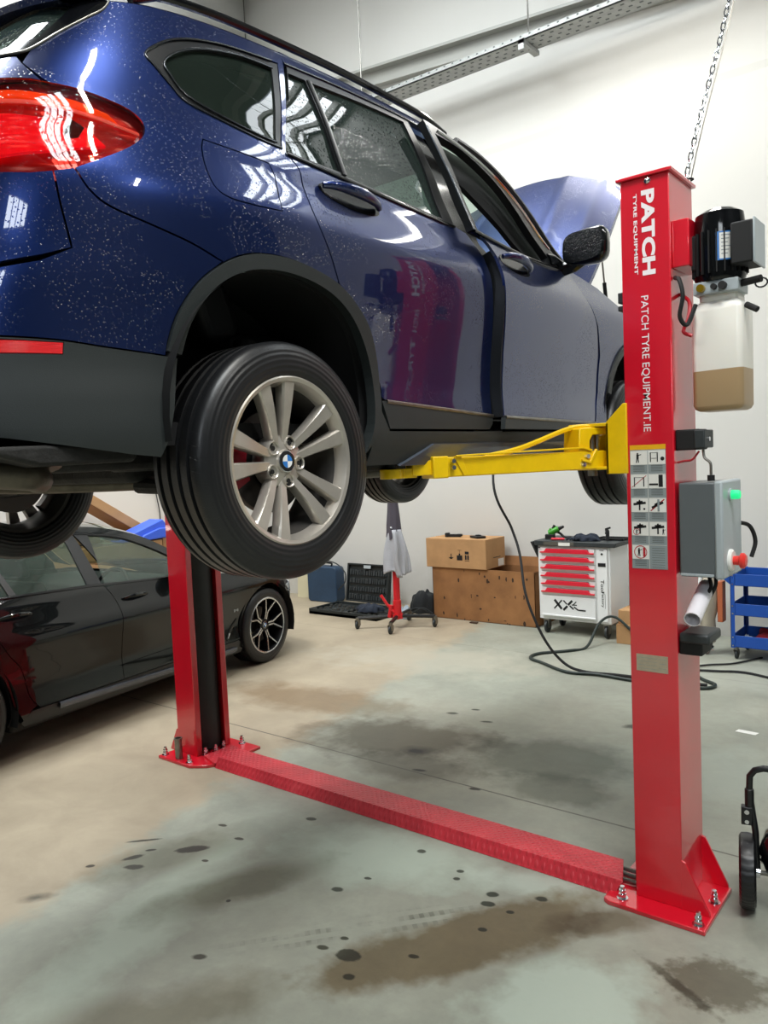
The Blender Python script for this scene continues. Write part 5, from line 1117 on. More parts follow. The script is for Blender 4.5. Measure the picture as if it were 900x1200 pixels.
    sh = [(SU0, .22), (-.42, .22)]+[p for p in sarch(0, .39)][0:]+[(.42, .2), (2.56, .2)]+sarch(2.975, .39)+[(3.38, .2), (SU1, .2), (SU1, .62), (3.5, .62), (3.0, .77), (2.3, .90), (1.2, .97), (.25, 1.01), (-.35, 1.02), (-.75, 1.03), (SU0, .96)]
    panel('inner_shell', S, ccw(sh), 'shell', sed, off=-.05, thick=.004, gap=0, st=.07, **k)
    for y0 in (0, 2.975):
        mb = MB(); rows = []
        for i in range(21):
            a = PI*(-.1+1.2*i/20); rows.append([(side*x, y0+.40*math.cos(a), .345+.40*math.sin(a)) for x in (.91, .6, .5)])
        mb.grid(rows); mb.add([rw[-1] for rw in rows], [list(range(21))]); mb.build('arch_liner', 'shell', sed)
us = [p[0] for p in SROOF if .0 <= p[0] <= 1.45]; rows = []
def srow(u, bul=0., kz=.05):
    e = S(np.array([u]), np.array([SRT(u)]))[0]; return [(e[0]*s*.995, e[1]+bul*(1-s*s), e[2]+kz*(1-abs(s)**2.4)) for s in np.linspace(1, -1, 21)]
MB().grid([srow(u, .0 if u < 1.1 else .1*(u-1.1)/.35) for u in us]).build('roof', BP, sed, ang=60)
MB().grid([srow(u, .1+.16*(u-1.42)/.85, .05*(1-.8*(u-1.42)/.88)) for u in [p[0] for p in SROOF if p[0] >= 1.42]]).build('windshield', 'glass_sedan', sed, ang=60)
MB().grid([srow(u, -.08) for u in [p[0] for p in SROOF if p[0] <= .02]]).build('rear_window', 'glass_dark', sed, ang=60)
rows = []
for t in np.linspace(0, 1, 16):
    u = 2.24+t*1.22; zz = .945-.27*t**1.5; e = S(np.array([u]), np.array([zz]))[0]
    rows.append([(e[0]*s, e[1]+(.20-.02*t+.12*t)*(1-abs(s)**2.2), zz+.055*(1-abs(s)**3)) for s in np.linspace(1, -1, 21)])
MB().grid(rows).build('bonnet', BP, sed, ang=60)
MB().box(-.78, .78, -1.0, -.45, .96, 1.02).build('boot_top', BP, sed, .03)
MB().box(-.82, .82, .4, 2.58, .16, .26).box(-.5, .5, -.9, 3.5, .2, .3).build('underbody', 'under', sed, .02)
MB().box(-.76, .76, -.4, 2.3, .28, .32).build('cabin_floor', 'interior', sed)
MB().prism([(1.78, .4), (2.3, .4), (2.3, .90), (1.9, .92), (1.75, .85)], 'x', -.74, .74).build('dashboard', 'interior', sed, .03)
for (x, y) in ((.38, 1.25), (-.38, 1.25)):
    o = MB().prism(rrect(y-.25, y+.25, .36, .52, .05), 'x', x-.24, x+.24).build('front_seat', 'seat', sed, .03, 3)
    MB().prism([(y-.30, .5), (y-.16, .5), (y-.36, 1.06), (y-.46, 1.06)], 'x', x-.23, x+.23).build('backrest', 'seat', o, .03, 3); MB().prism([(y-.46, 1.09), (y-.38, 1.09), (y-.42, 1.23), (y-.48, 1.23)], 'x', x-.12, x+.12).build('headrest', 'seat', o, .025, 3)
o = MB().prism(rrect(.10, .6, .36, .52, .05), 'x', -.6, .6).build('rear_seat', 'seat', sed, .03, 3); MB().prism([(.05, .5), (.18, .5), (-.05, 1.02), (-.15, 1.02)], 'x', -.6, .6).build('backrest', 'seat', o, .03, 3)
sw = MB(); c = Vector((.38, 1.66, .86)); ax = Vector((0, -.9, .4)).normalized(); a = Vector((1, 0, 0)); b = ax.cross(a); sw.tube([c+a*.18*math.cos(t)+b*.18*math.sin(t) for t in [2*PI*i/28 for i in range(28)]], .014, 8, closed=True).cbox(c, (.33, .03, .05), (-.5, 0, 0)); sw.build('steering_wheel', 'seat', sed)
def sedan_wheel(c, side, rot=0.):
    w = empty('wheel', c, 0 if side > 0 else PI, sed); R, W, rr = .342, .245, .245
    tyre_mesh(R, W, rr).build('tyre', 'tyre', w, ang=32)
    MB().mat(0).lathe([(rr+.009, -.014), (rr+.011, -.004), (rr+.004, .0), (rr-.005, -.004)], n=72).mat(1).lathe([(rr-.005, -.004), (rr-.014, -.03), (rr-.02, -.09), (rr-.03, -.2), (rr+.004, -.22)], n=72).build('rim', ['alloy_cut', 'alloy_dark'], w, ang=40)
    def bar(mb, p, q, w0, w1, x0, x1, dp=.03):
        p = Vector(p); q = Vector(q); d = (q-p).normalized(); n = Vector((-d.y, d.x)); V = []
        for (c_, w_, x_) in ((p, w0, x0), (q, w1, x1)):
            for s_, dx in ((-1, -dp), (-.8, 0), (.8, 0), (1, -dp)): v = c_+n*s_*w_; V.append((x_+dx, -v.x, v.y))
        mb.add(V, [(0, 1, 5, 4), (1, 2, 6, 5), (2, 3, 7, 6), (3, 0, 4, 7), (0, 3, 2, 1), (4, 5, 6, 7)])
    mk, mc = MB(), MB()
    for kk in range(5):
        a0 = math.radians(90+rot+72*kk); pt = lambda r_, a_: (r_*math.cos(a_), r_*math.sin(a_))
        for s_ in (-1, 1):
            p = pt(.055, a0+s_*.20); m_ = pt(.125, a0+s_*.10); e_ = pt(rr-.006, a0+s_*.30)
            for mb, w0, w1, dx, dp in ((mk, .014, .013, -.004, .035), (mc, .0075, .0065, 0, .006)):
                bar(mb, p, m_, w0, w0, -.035+dx, -.03+dx, dp); bar(mb, m_, e_, w0, w1, -.03+dx, -.008+dx, dp)
    mk.build('spoke_backs', 'alloy_dark', w); mc.build('spokes', 'alloy_cut', w)
    MB().lathe([(0, -.036), (.035, -.036), (.06, -.045), (.07, -.07)], n=32).build('hub', 'alloy_dark', w)
    mb = MB(); badge_roundel(mb, .03, -.034); mb.build('centre_badge', ['black', 'badge_blue', 'badge_white', 'chrome'], w)
    MB().lathe([(.05, -.11), (.165, -.11), (.165, -.13), (.05, -.13)], n=40).build('brake_disc', 'disc', w)
for side in (1, -1):
    for y0 in (0, 2.975): sedan_wheel((side*.90, y0, .342), side, 18 if y0 > 1 else 0)
# ================================================================ THINGS ALONG THE WALLS
# --- cardboard boxes
def carton(name, label, x0, x1, y0, y1, z0, z1, mt, rz=0., group=None, tape=True, open_=False):
    cx, cy = (x0+x1)/2, (y0+y1)/2; r = thing(name, label, 'box', (cx, cy, z0), rz, group); hx_, hy, h = (x1-x0)/2, (y1-y0)/2, z1-z0
    if open_:
        t = .006; mb = MB().box(-hx_, hx_, -hy, hy, 0, t)
        for a in ((-hx_, hx_, -hy, -hy+t), (-hx_, hx_, hy-t, hy), (-hx_, -hx_+t, -hy, hy), (hx_-t, hx_, -hy, hy)): mb.box(*a, 0, h)
        mb.build('body', mt, r, smooth=False)
        MB().prism([(hy-t, h), (hy+.02, h+.10), (hy+.025, h+.10), (hy, h)], 'x', -hx_, hx_).build('flap', mt, r, smooth=False)
        MB().prism([(hx_-t, h), (hx_+.0, h+.0), (hx_-.10, h-.09), (hx_-.105, h-.085)], 'y', -hy+.02, hy-.02).build('flap', mt, r, smooth=False)
    else:
        MB().box(-hx_, hx_, -hy, hy, 0, h).build('body', mt, r, .004, smooth=False)
        MB().box(-hx_+.002, hx_-.002, -.002, .002, h, h+.0015).build('top_seam', 'cardboard_old', r, smooth=False)
    return r
low = carton('cardboard_box', 'large worn brown carton on the floor against the back wall, open top', -3.94, -2.66, 4.27, 4.71, 0, .575, 'cardboard_old', .0, None, open_=True)
mb = MB(); random.seed(11)
for i in range(26):
    x = random.uniform(-.6, .6); z = random.choice([random.uniform(.44, .56), random.uniform(.0, .06), random.uniform(.1, .5)]); w = random.uniform(.004, .016); h = random.uniform(.004, .03)
    mb.add([(x+w*math.cos(t)+random.uniform(-.003, .003), -.2215, z+h*math.sin(t)) for t in [2*PI*k/8 for k in range(8)]], [list(range(8))])
mb.build('stain_marks', 'cardboard_dark' if 'cardboard_dark' in M else M.setdefault('cardboard_dark', mat('soiled_cardboard', '#3d2b1d', .9)), low, smooth=False)
up_ = carton('cardboard_box', 'clean light brown carton with printed handling symbols, lying on the larger carton', -4.00, -3.22, 4.25, 4.66, .576, .90, 'cardboard')
mb = MB(); yy = -.2065
def sq(a, b, c, d): mb.add([(a, yy, b), (c, yy, b), (c, yy, d), (a, yy, d)], [(0, 1, 2, 3)])
sq(.02, .09, .09, .145); sq(.045, .145, .065, .165); sq(.055, .165, .058, .20); sq(.035, .20, .08, .204); sq(.12, .085, .18, .09); sq(.125, .10, .145, .15); sq(.155, .10, .175, .15); sq(.125, .16, .175, .19); sq(-.06, .12, -.05, .16); mb.add([(-.09, yy, .12), (-.055, yy, .10), (-.02, yy, .12), (-.04, yy, .105), (-.07, yy, .105)], [(0, 3, 1, 4), (0, 1, 2)])
mb.build('handling_symbols', 'decal_black', up_, smooth=False)
MB().box(.389, .3915, .05, .17, .01, .09).build('shipping_label', 'decal_white', up_, smooth=False); MB().box(.389, .3912, -.05, .10, .11, .118).build('hand_hole', 'decal_black', up_, smooth=False)
# small tools left on the upper box
r = thing('tool', 'small black bar-shaped tool lying on the upper carton', 'tool', (-3.74, 4.42, .9035), .2); MB().box(-.09, .09, -.02, .02, 0, .03).box(-.09, -.05, -.03, .03, 0, .045).cyl((.05, 0, .02), (.11, 0, .02), .014, n=12).build('body', 'black', r, .003)
r = thing('tool', 'flat black pad lying at the right end of the upper carton', 'tool', (-3.40, 4.40, .9035), -.5); MB().prism([(-.1, -.05), (.08, -.06), (.10, .04), (-.06, .06)], 'z', 0, .022).box(-.03, .03, -.02, .02, .022, .034).build('body', 'black', r, .003)
carton('cardboard_box', 'small brown carton half hidden behind the near lift post, under the tool cabinet side', -1.70, -1.42, 4.02, 4.40, 0, .18, 'cardboard', .0)
carton('cardboard_box', 'small brown carton stacked on top of another behind the near lift post', -1.69, -1.46, 4.05, 4.37, .1805, .31, 'cardboard', .0)
# --- tool cabinet
r = thing('tool_cabinet', 'white wheeled tool cabinet with six red-handled drawers and a black XXL mark', 'tool cabinet', (-2.155, 4.10, 0))
X0, X1, D = -.375, .375, .46; z0, z1 = .145, .885
MB().box(X0, X1, .012, D, z0, z1).build('body', 'white', r, .008)
dw = X0+.035; dx = .225
for k in range(6):
    zt = .862-k*.0785
    d = MB().box(dw, dx, -.006, .02, zt-.068, zt).build('drawer', 'white', r, .003)
    MB().prism([(dw+.002, zt-.048), (dx-.002, zt-.048), (dx-.004, zt-.034), (dx-.045, zt-.034), (dx-.07, zt-.006), (dw+.07, zt-.006), (dw+.045, zt-.034), (dw+.002, zt-.036)], 'y', -.024, -.004).build('handle', 'redbright' if 'redbright' in M else M.setdefault('redbright', mat('bright_red_pull', '#dc2038', .35)), d, .002)
    MB().prism([(dw+.07, zt-.002), (dx-.07, zt-.002), (dx-.055, zt-.010), (dw+.055, zt-.010)], 'y', -.010, -.0055).build('grip_recess', 'black', d, smooth=False)
d = MB().box(dw, dx, -.006, .02, .195, .388).build('large_drawer', 'white', r, .004)
MB().box(dw, dx, -.016, -.004, .185, .200).build('bottom_lip', 'white', d, .003)
tx = MB(); oy = -.0072
def st(*P, w=.020):
    for a, b in zip(P[:-1], P[1:]):
        a = Vector(a); b = Vector(b); dd = (b-a).normalized(); n_ = Vector((-dd.y, dd.x))*w/2; tx.add([(v.x, oy, v.y) for v in (a-n_, b-n_, b+n_, a+n_)], [(0, 1, 2, 3)])
st((-.20, .350), (-.125, .262), w=.026); st((-.120, .350), (-.205, .262), w=.015)
st((-.105, .348), (-.068, .312), w=.014); st((-.012, .352), (-.058, .306), w=.022); st((-.064, .296), (-.108, .252), w=.022); st((-.040, .300), (.0, .268), w=.016)
st((.030, .345), (-.010, .305), w=.010); st((-.02, .310), (.035, .310), w=.009); st((.004, .292), (.046, .264), (.125, .262), w=.014)
tx.build('size_lettering', 'decal_black', d, smooth=False)
MB().box(.245, .35, -.004, .02, .17, .862).build('side_panel', 'white', r, .003)
mb = MB().box(.26, .335, -.007, -.003, .70, .735).cyl((.30, -.007, .82), (.30, .0, .82), .011, n=14).box(.278, .318, -.0055, -.0035, .852, .858).box(dw-.022, dw-.01, -.003, .012, .858, .866); mb.build('lock', 'black', r)
mb = MB(); text_on(mb, 'Tool', (.282, -.0056, .575), Vector((0, 0, -.12)), Vector((.034, 0, 0)), .01); mb.build('maker_lettering', 'decal_black', r, smooth=False)
mb = MB(); text_on(mb, 'Factory', (.282, -.0056, .455), Vector((0, 0, -.145)), Vector((.034, 0, 0)), .01); mb.add([(.322, -.0056, .44), (.325, -.0056, .44), (.325, -.0056, .30), (.322, -.0056, .30)], [(0, 1, 2, 3)]); mb.build('maker_lettering', 'decal_black', r, smooth=False)
top = MB().prism([(X0-.02, z1), (X1+.06, z1), (X1+.075, z1+.045), (X0-.025, z1+.05)], 'y', -.02, D+.02).build('top_tray', 'darkgrey', r, .006)
M['oldgrey'] = mat('worn_olive_plastic', '#55524a', .6); MB().box(X0+.08, X0+.40, -.0225, -.019, z1+.008, z1+.04).build('tray_edge', 'oldgrey', top, smooth=False); MB().box(X0+.24, X0+.36, -.024, -.0215, z1+.004, z1+.036).build('tray_sticker', 'decal_white', top, smooth=False)
MB().tube([(X1+.05, .05, z1-.01), (X1+.10, .06, z1+.0), (X1+.10, D-.06, z1), (X1+.05, D-.05, z1-.01)], .014, 10).build('side_handle', 'black', r) if False else None
MB().prism([(X0-.09, z1+.03), (X0-.065, z1+.03), (X0-.01, z1-.10), (X0-.012, z1-.13)], 'y', .02, .40).build('side_flap', 'black', r, .003)
for i, (x, y) in enumerate(((X0+.06, .06), (X1-.06, .06), (X0+.06, D-.06), (X1-.06, D-.06))):
    c = MB().box(x-.03, x+.03, y-.03, y+.03, .125, .147).box(x-.026, x-.020, y-.03, y+.03, .05, .13).box(x+.020, x+.026, y-.03, y+.03, .05, .13).build('caster', 'steel', r); MB().lathe([(.0, -.016), (.05, -.016), (.062, -.01), (.062, .01), (.05, .016), (0, .016)], (x, y, .062), (1, 0, .0), 24).build('caster_wheel', 'darkgrey', c)
zc = z1+.052
# things on the cabinet
M['green_tool'] = mat('green_tool_plastic', '#3f9a2c', .35); M['navy'] = mat('navy_glove_fabric', '#1d2533', .9, 0, 0, .25, 30, .5, 60)
r = thing('power_tool', 'green and black cordless power tool standing on the tool cabinet', 'power tool', (-2.44, 4.27, zc-.002), .3)
MB().cyl((-.04, 0, .055), (.06, 0, .10), .032, .03, 18).prism([(-.055, 0), (.0, 0), (.02, .08), (-.03, .11)], 'y', -.025, .025).build('housing', 'green_tool', r, .006)
MB().box(-.075, .02, -.035, .035, .0, .045).build('battery', 'black', r, .006); MB().cyl((.06, 0, .10), (.11, 0, .122), .020, .012, 14).cyl((.0, 0, .10), (.02, 0, .135), .014, n=10).build('chuck', 'black', r)
MB().tube(spl([(.02, 0, .08), (.07, .02, .05), (.12, 0, .012), (.18, .01, .012)], 6), .012, 8).build('strap', 'black', r)
r = thing('wrench', 'red-handled tool lying between the power tool and the gloves on the cabinet', 'tool', (-2.32, 4.12, zc), .1); MB().tube([(-.06, 0, .012), (.0, .0, .014), (.07, .01, .012)], .012, 8).build('grip', 'redbright', r); MB().cyl((.07, .01, .012), (.13, .02, .012), .006, n=8).build('shaft', 'steel', r)
def lump(name, label, cat, loc, sx, sy, sz, mt, seed, rz=0, wr=.35, parts=None):
    random.seed(seed); np.random.seed(seed); r = thing(name, label, cat, loc, rz); rows = []
    ph = [random.uniform(0, 6.3) for _ in range(8)]
    for i in range(17):
        t = i/16; row = []
        for j in range(37):
            a = 2*PI*j/36; f = 1+wr*(.35*math.sin(3*a+ph[0])+.3*math.sin(5*a+ph[1]+3*t)+.25*math.sin(9*a+ph[2]-5*t)+.2*math.sin(2*a+ph[3]))
            rad = math.cos(t*PI/2)**.45; hz = math.sin(t*PI/2)*(1+wr*(.5*math.sin(2*a+ph[4]+4*t)+.35*math.sin(7*a+ph[5])))*(1 if t < 1 else .9)
            if t == 1: hz = math.sin(PI/2)*.92; rad = 0
            row.append((sx*f*rad*math.cos(a), sy*f*rad*math.sin(a), max(0, sz*hz)))
        rows.append(row)
    rows.insert(0, [(0, 0, 0)]*37); MB().grid(rows).build('fabric', mt, r, ang=80); return r
r = lump('work_gloves', 'crumpled dark navy work gloves lying on top of the tool cabinet', 'gloves', (-2.07, 4.22, zc-.002), .14, .08, .055, 'navy', 3)
for k in range(4): MB().tube(spl([(-.10+.03*k, -.05, .02), (-.13+.03*k, -.085-.006*k, .022), (-.15+.035*k, -.11, .012)], 5), .011, 8).build('finger', 'navy', r)
r = thing('spray_nozzle', 'black upright trigger tool standing near the cabinet right edge', 'tool', (-1.86, 4.25, zc), .4); MB().cyl((0, 0, 0), (0, 0, .06), .02, .014, 14).cyl((0, 0, .06), (0, 0, .10), .022, .016, 14).prism([(-.02, .09), (.035, .115), (.03, .13), (-.02, .115)], 'y', -.01, .01).build('body', 'black', r, .002); MB().box(.012, .02, -.008, .008, .04, .09).build('trigger', 'black', r)
r = thing('tool_tray', 'shallow black tray insert at the right end of the cabinet top', 'tray', (-1.86, 4.22, zc-.004), 0)
MB().box(-.14, .14, -.10, .13, 0, .004).box(-.14, .14, -.10, -.092, 0, .018).box(-.14, .14, .122, .13, 0, .018).box(-.14, -.132, -.10, .13, 0, .018).box(.132, .14, -.10, .13, 0, .018).build('tray', 'black', r); r.location = (-1.86, 4.37, zc-.004); r.scale = (1, .8, 1)
# --- blue three-shelf trolley
M['trolley'] = mat('blue_powder_coat', '#1d4fa8', .4); M['rubbermat'] = mat('black_ribbed_mat', '#14171c', .7)
r = thing('service_trolley', 'blue three-shelf metal service trolley at the right edge against the back wall', 'trolley', (-.66, 3.93, 0), .0)
TL, TD = .80, .44
for z in (.105, .375, .625):
    s = MB().box(0, TL, 0, TD, z, z+.006).box(0, TL, 0, .008, z, z+.10).box(0, TL, TD-.008, TD, z, z+.10).box(0, .008, 0, TD, z, z+.10).box(TL-.008, TL, 0, TD, z, z+.10).build('shelf', 'trolley', r, .002); MB().box(.012, TL-.012, .012, TD-.012, z+.0065, z+.010).build('mat', 'rubbermat', s)
for (x, y) in ((0, 0), (TL, 0), (0, TD), (TL, TD)):
    sx = 1 if x == 0 else -1; sy = 1 if y == 0 else -1
    MB().box(x-.004*sx, x+.030*sx, y-.004*sy, y, .10, .73).box(x-.004*sx, x, y-.004*sy, y+.03*sy, .10, .73).build('upright', 'trolley', r)
    mb = MB()
    for z in (.12, .19, .39, .455, .64, .71): mb.cyl((x+.014*sx, y-.008*sy, z), (x+.014*sx, y-.004*sy, z), .006, n=10)
    mb.build('shelf_bolt', 'chrome', r)
    c = MB().cyl((x+.03*sx, y+.03*sy, .075), (x+.03*sx, y+.03*sy, .105), .018, n=14).prism([(y+.03*sy-.02, .08), (y+.03*sy+.02, .08), (y+.03*sy+.03, .035), (y+.03*sy+.01, .03)], 'x', x+.03*sx-.02, x+.03*sx-.016).prism([(y+.03*sy-.02, .08), (y+.03*sy+.02, .08), (y+.03*sy+.03, .035), (y+.03*sy+.01, .03)], 'x', x+.03*sx+.016, x+.03*sx+.02).build('caster', 'steel', r)
    MB().lathe([(0, -.012), (.03, -.012), (.037, -.007), (.037, .007), (.03, .012), (0, .012)], (x+.03*sx, y+.045*sy, .037), (1, 0, 0), 22).build('caster_wheel', 'darkgrey', c)
MB().prism([(0, .62), (-.085, .69), (-.085, .70), (.0, .72)], 'y', .02, TD-.02).build('side_tray', 'trolley', r, .003)
M['redrag'] = mat('dark_red_cloth', '#8f1d28', .95, 0, 0, .3, 22, .5, 70); M['greyrag'] = mat('grey_cloth', '#9aa6b0', .9, 0, 0, .2, 22, .4, 70)
lump('red_cloth', 'crumpled dark red cloth on the bottom shelf of the blue trolley', 'cloth', (-.36, 4.13, .1155), .17, .13, .11, 'redrag', 8)
lump('grey_cloth', 'small pale grey cloth beside the red one on the trolley bottom shelf', 'cloth', (-.555, 4.02, .1155), .05, .05, .07, 'greyrag', 9)
r = thing('spanner', 'long bright spanner lying on the middle shelf of the blue trolley', 'spanner', (-.50, 4.10, .3855), .35); MB().box(-.10, .10, -.008, .008, 0, .008).cyl((-.11, 0, 0), (-.11, 0, .009), .02, n=6).cyl((.11, 0, 0), (.11, 0, .009), .018, n=12).build('body', 'steel', r, .001)
# --- pale covered machine on a caster between the post and the trolley
M['cream'] = mat('cream_plastic', '#b3aa98', .6, 0, 0, .1, 6); M['orange'] = mat('faded_orange_plastic', '#b5613c', .55); M['pinkrub'] = mat('pinkish_grey_rubber', '#a08c88', .6)
r = thing('oil_drainer', 'narrow cream and white plastic drainer on a small wheel, between near post and trolley', 'oil drainer', (-.885, 4.06, 0))
mb = MB(); rows = []
for z, a, b in ((.10, .060, .08), (.14, .068, .085), (.30, .058, .08), (.38, .08, .10), (.50, .095, .11), (.62, .085, .10), (.72, .05, .06), (.74, .02, .03)): rows.append([(a*math.cos(t), b*math.sin(t), z) for t in [2*PI*i/28 for i in range(29)]])
mb.grid(rows).build('tank', 'cream', r, ang=50)
MB().tube(spl([(-.055, -.075, .11), (-.075, -.09, .30), (-.10, -.10, .44), (-.055, -.09, .56), (-.03, -.08, .68)], 6), .016, 10).build('white_pipe', 'white', r)
c = MB().box(-.03, .03, -.04, .04, .075, .10).prism([(-.05, .09), (-.01, .09), (-.02, .03), (-.06, .03)], 'x', -.028, -.024).prism([(-.05, .09), (-.01, .09), (-.02, .03), (-.06, .03)], 'x', .024, .028).build('caster', 'steel', r)
MB().lathe([(0, -.018), (.04, -.018), (.052, -.01), (.052, .01), (.04, .018), (0, .018)], (0, -.04, .052), (1, 0, 0), 24).build('caster_wheel', 'pinkrub', c)
o = MB().box(-.79, -.745, 4.12, 4.22, .29, .64).build('hanging_panel', 'orange', None, .006); setp(o, 'faded orange plastic panel hooked on the left end of the blue trolley', 'panel'); o.location = (0, -.12, 0)
# --- transmission jack with a hanging jacket
M['jackred'] = mat('jack_red', '#d6202a', .35)
r = thing('transmission_jack', 'red telescopic transmission jack on casters in front of the back wall', 'jack', (-3.96, 3.62, 0), .15)
MB().cyl((0, 0, .13), (0, 0, .70), .036, n=24).cyl((0, 0, .12), (0, 0, .30), .044, n=24).build('outer_column', 'jackred', r, .002)
MB().cyl((0, 0, .70), (0, 0, 1.42), .018, n=18).build('ram', 'steel', r); MB().box(-.035, .035, -.03, .03, 1.42, 1.435).cyl((0, 0, 1.40), (0, 0, 1.42), .03, n=18).build('saddle', 'jackred', r, .003)
for i, a in enumerate((205, 285, 25, 100)):
    a = math.radians(a); d = Vector((math.cos(a), math.sin(a), 0)); e = d*(.43 if i == 0 else .30 if i == 1 else .40)
    lg = MB().tube([d*.02+Vector((0, 0, .13)), e+Vector((0, 0, .115))], .02, 8).build('leg', 'satin_black' if i != 9 else 'jackred', r)
    MB().tube([d*.03+Vector((0, 0, .155)), d*.03+Vector((0, 0, .10))], .03, 10).build('leg_socket', 'jackred', lg)
    c = MB().cyl(e+Vector((0, 0, .085)), e+Vector((0, 0, .12)), .022, n=14).box(e.x-.022, e.x-.018, e.y-.03, e.y+.02, .035, .095).box(e.x+.018, e.x+.022, e.y-.03, e.y+.02, .035, .095).build('caster', 'steel', lg)
    MB().lathe([(0, -.013), (.034, -.013), (.042, -.007), (.042, .007), (.034, .013), (0, .013)], (e.x, e.y-.01, .042), (1, 0, 0), 22).build('caster_wheel', 'darkgrey', lg)
MB().tube([(-.02, -.03, .17), (-.09, -.06, .26), (-.15, -.08, .36)], .016, 8).build('pump_lever', 'jackred', r); MB().cyl((-.07, -.05, .12), (-.05, -.04, .25), .022, n=14).build('pump_cylinder', 'jackred', r)
M['jgrey'] = mat('light_grey_work_cloth', '#a9aab0', .92, 0, 0, .05, 10, .25, 90); M['jdark'] = mat('charcoal_work_cloth', '#4c4750', .92, 0, 0, .05, 10, .25, 90)
r = thing('work_jacket', 'grey two-tone work jacket hanging over the transmission jack', 'jacket', (-3.96, 3.62, 0), .1)
def drape(z0_, z1_, f, nz=22, na=48):
    rows = []
    for i in range(nz+1):
        t = i/nz; z = z0_+(z1_-z0_)*t; row = []
        for j in range(na+1): a = 2*PI*j/na; row.append(f(t, a, z))
        rows.append(row)
    return rows
def jf(t, a, z):
    w = .155-.085*t+.02*math.sin(PI*t); d = .085-.03*t; k = 1+.10*math.sin(5*a+2*t)+.07*math.sin(9*a-3*t)*(1-t)
    return ((w*math.cos(a))*k+.01, d*math.sin(a)*k, z+(.02*math.sin(3*a) if t < .05 else 0))
MB().grid(drape(.60, 1.06, jf)).build('body', 'jgrey', r, ang=70, solid=.004)
def jf2(t, a, z):
    w = .082-.030*t; d = .062-.02*t; k = 1+.08*math.sin(4*a+3*t)+.05*math.sin(7*a); zz = z-(.07*max(0, math.cos(a-4.4))**2 if t < .15 else 0)
    return (w*math.cos(a)*k-.004, d*math.sin(a)*k, zz)
rows = drape(1.02, 1.46, jf2); rows.append([(0, 0, 1.465)]*49); MB().grid(rows).build('yoke', 'jdark', r, ang=70)
mb = MB(); rows = []
for i in range(15):
    t = i/14; z = 1.06-.50*t; rows.append([(.045+.055*t+.020*math.cos(a)*(1+.6*t)+.01*math.sin(6*t), -.075-.02*math.sin(PI*t)+.022*math.sin(a), z) for a in [2*PI*j/16 for j in range(17)]])
mb.grid(rows).build('sleeve', 'jgrey', r, ang=70, solid=.003)
MB().lathe([(0, .006), (.012, .004), (.014, 0)], (.012, -.078, 1.085), (0, -1, 0), 14).build('snap_button', 'chrome', r)
# --- open tool case
M['case'] = mat('black_case_plastic', '#1c2223', .55)
r = thing('tool_case', 'open black socket tool case, lid propped upright on the back wall', 'tool case', (-5.0, 4.27, 0))
T = Matrix.Rotation(math.radians(-8), 4, 'X'); T.translation = Vector((0, .10, .065)); mb = MB(); mb.T = T
mb.box(-.33, .33, 0, .035, 0, .47).box(-.33, .33, -.03, 0, 0, .02).box(-.33, .33, -.03, 0, .45, .47).box(-.33, -.31, -.03, 0, 0, .47).box(.31, .33, -.03, 0, 0, .47); lid = mb.build('lid', 'case', r, .003)
mb = MB(); mb.T = T; random.seed(5)
for i in range(4):
    z = .06+.10*i; x = -.29
    while x < .28:
        w = random.choice([.018, .024, .03, .045]); mb.box(x, x+w, -.022, .0, z-.03, z+random.choice([.02, .03, .035])); x += w+.012
mb.build('socket_rows', 'darkgrey', lid, .002)
mb = MB(); mb.T = T; mb.box(-.06, .05, -.034, -.029, .415, .452); mb.build('label', 'greylid', lid)
mb = MB().box(-.42, .62, -.50, .04, .0, .035).box(-.42, .62, -.50, -.48, 0, .065).box(-.42, .62, .02, .04, 0, .065).box(-.42, -.40, -.5, .04, 0, .065).box(.60, .62, -.5, .04, 0, .065).box(.09, .11, -.5, .04, 0, .06); base = mb.build('base_tray', 'case', r, .003)
mb = MB()
for i in range(5):
    for j in range(14): 
        x = -.37+.07*j; y = -.44+.095*i; mb.cyl((x, y, .035), (x, y, .035+.03*random.random()), .013+.01*random.random(), n=10)
mb.build('sockets', 'steel', base)['kind'] = 'stuff'
# --- blue jerry can with a hose loop
M['canblue'] = mat('dusty_blue_metal', '#243c55', .6, 0, 0, .15, 6)
r = thing('suction_canister', 'tall dark blue metal canister with a wire hose loop, beside the open tool case', 'canister', (-5.80, 4.50, 0), .05)
MB().prism(rrect(-.24, .24, .0, .46, .05), 'y', -.09, .09).build('body', 'canblue', r, .012)
mb = MB().tube(spl([(-.10, 0, .46), (-.10, 0, .50), (.10, 0, .50), (.10, 0, .46)], 5), .012, 8).build('carry_handle', 'black', r); MB().cyl((-.19, 0, .46), (-.19, 0, .50), .025, n=16).build('cap', 'steel', r)
MB().tube(spl([(-.15, 0, .48), (.05, -.03, .53), (.24, -.05, .50), (.37, -.06, .40), (.36, -.06, .27), (.24, -.05, .17)], 8), .008, 8).build('hose', 'darkgrey', r)
# --- black bag
M['bag'] = mat('black_bag_fabric', '#15191b', .8, 0, 0, .2, 10, .4, 50)
r = lump('tool_bag', 'slumped black fabric bag on the floor between the jack and the cartons', 'bag', (-4.20, 4.46, .0), .19, .12, .23, 'bag', 21, .2, .22)
MB().tube(spl([(-.15, -.14, .02), (-.02, -.20, .08), (.12, -.22, .06), (.20, -.22, .01)], 6), .012, 8).build('strap', 'bag', r); MB().tube(spl([(-.2, -.10, .02), (-.05, -.25, .03), (.1, -.27, .10), (.24, -.26, .02)], 6), .010, 8).build('strap', 'bag', r)
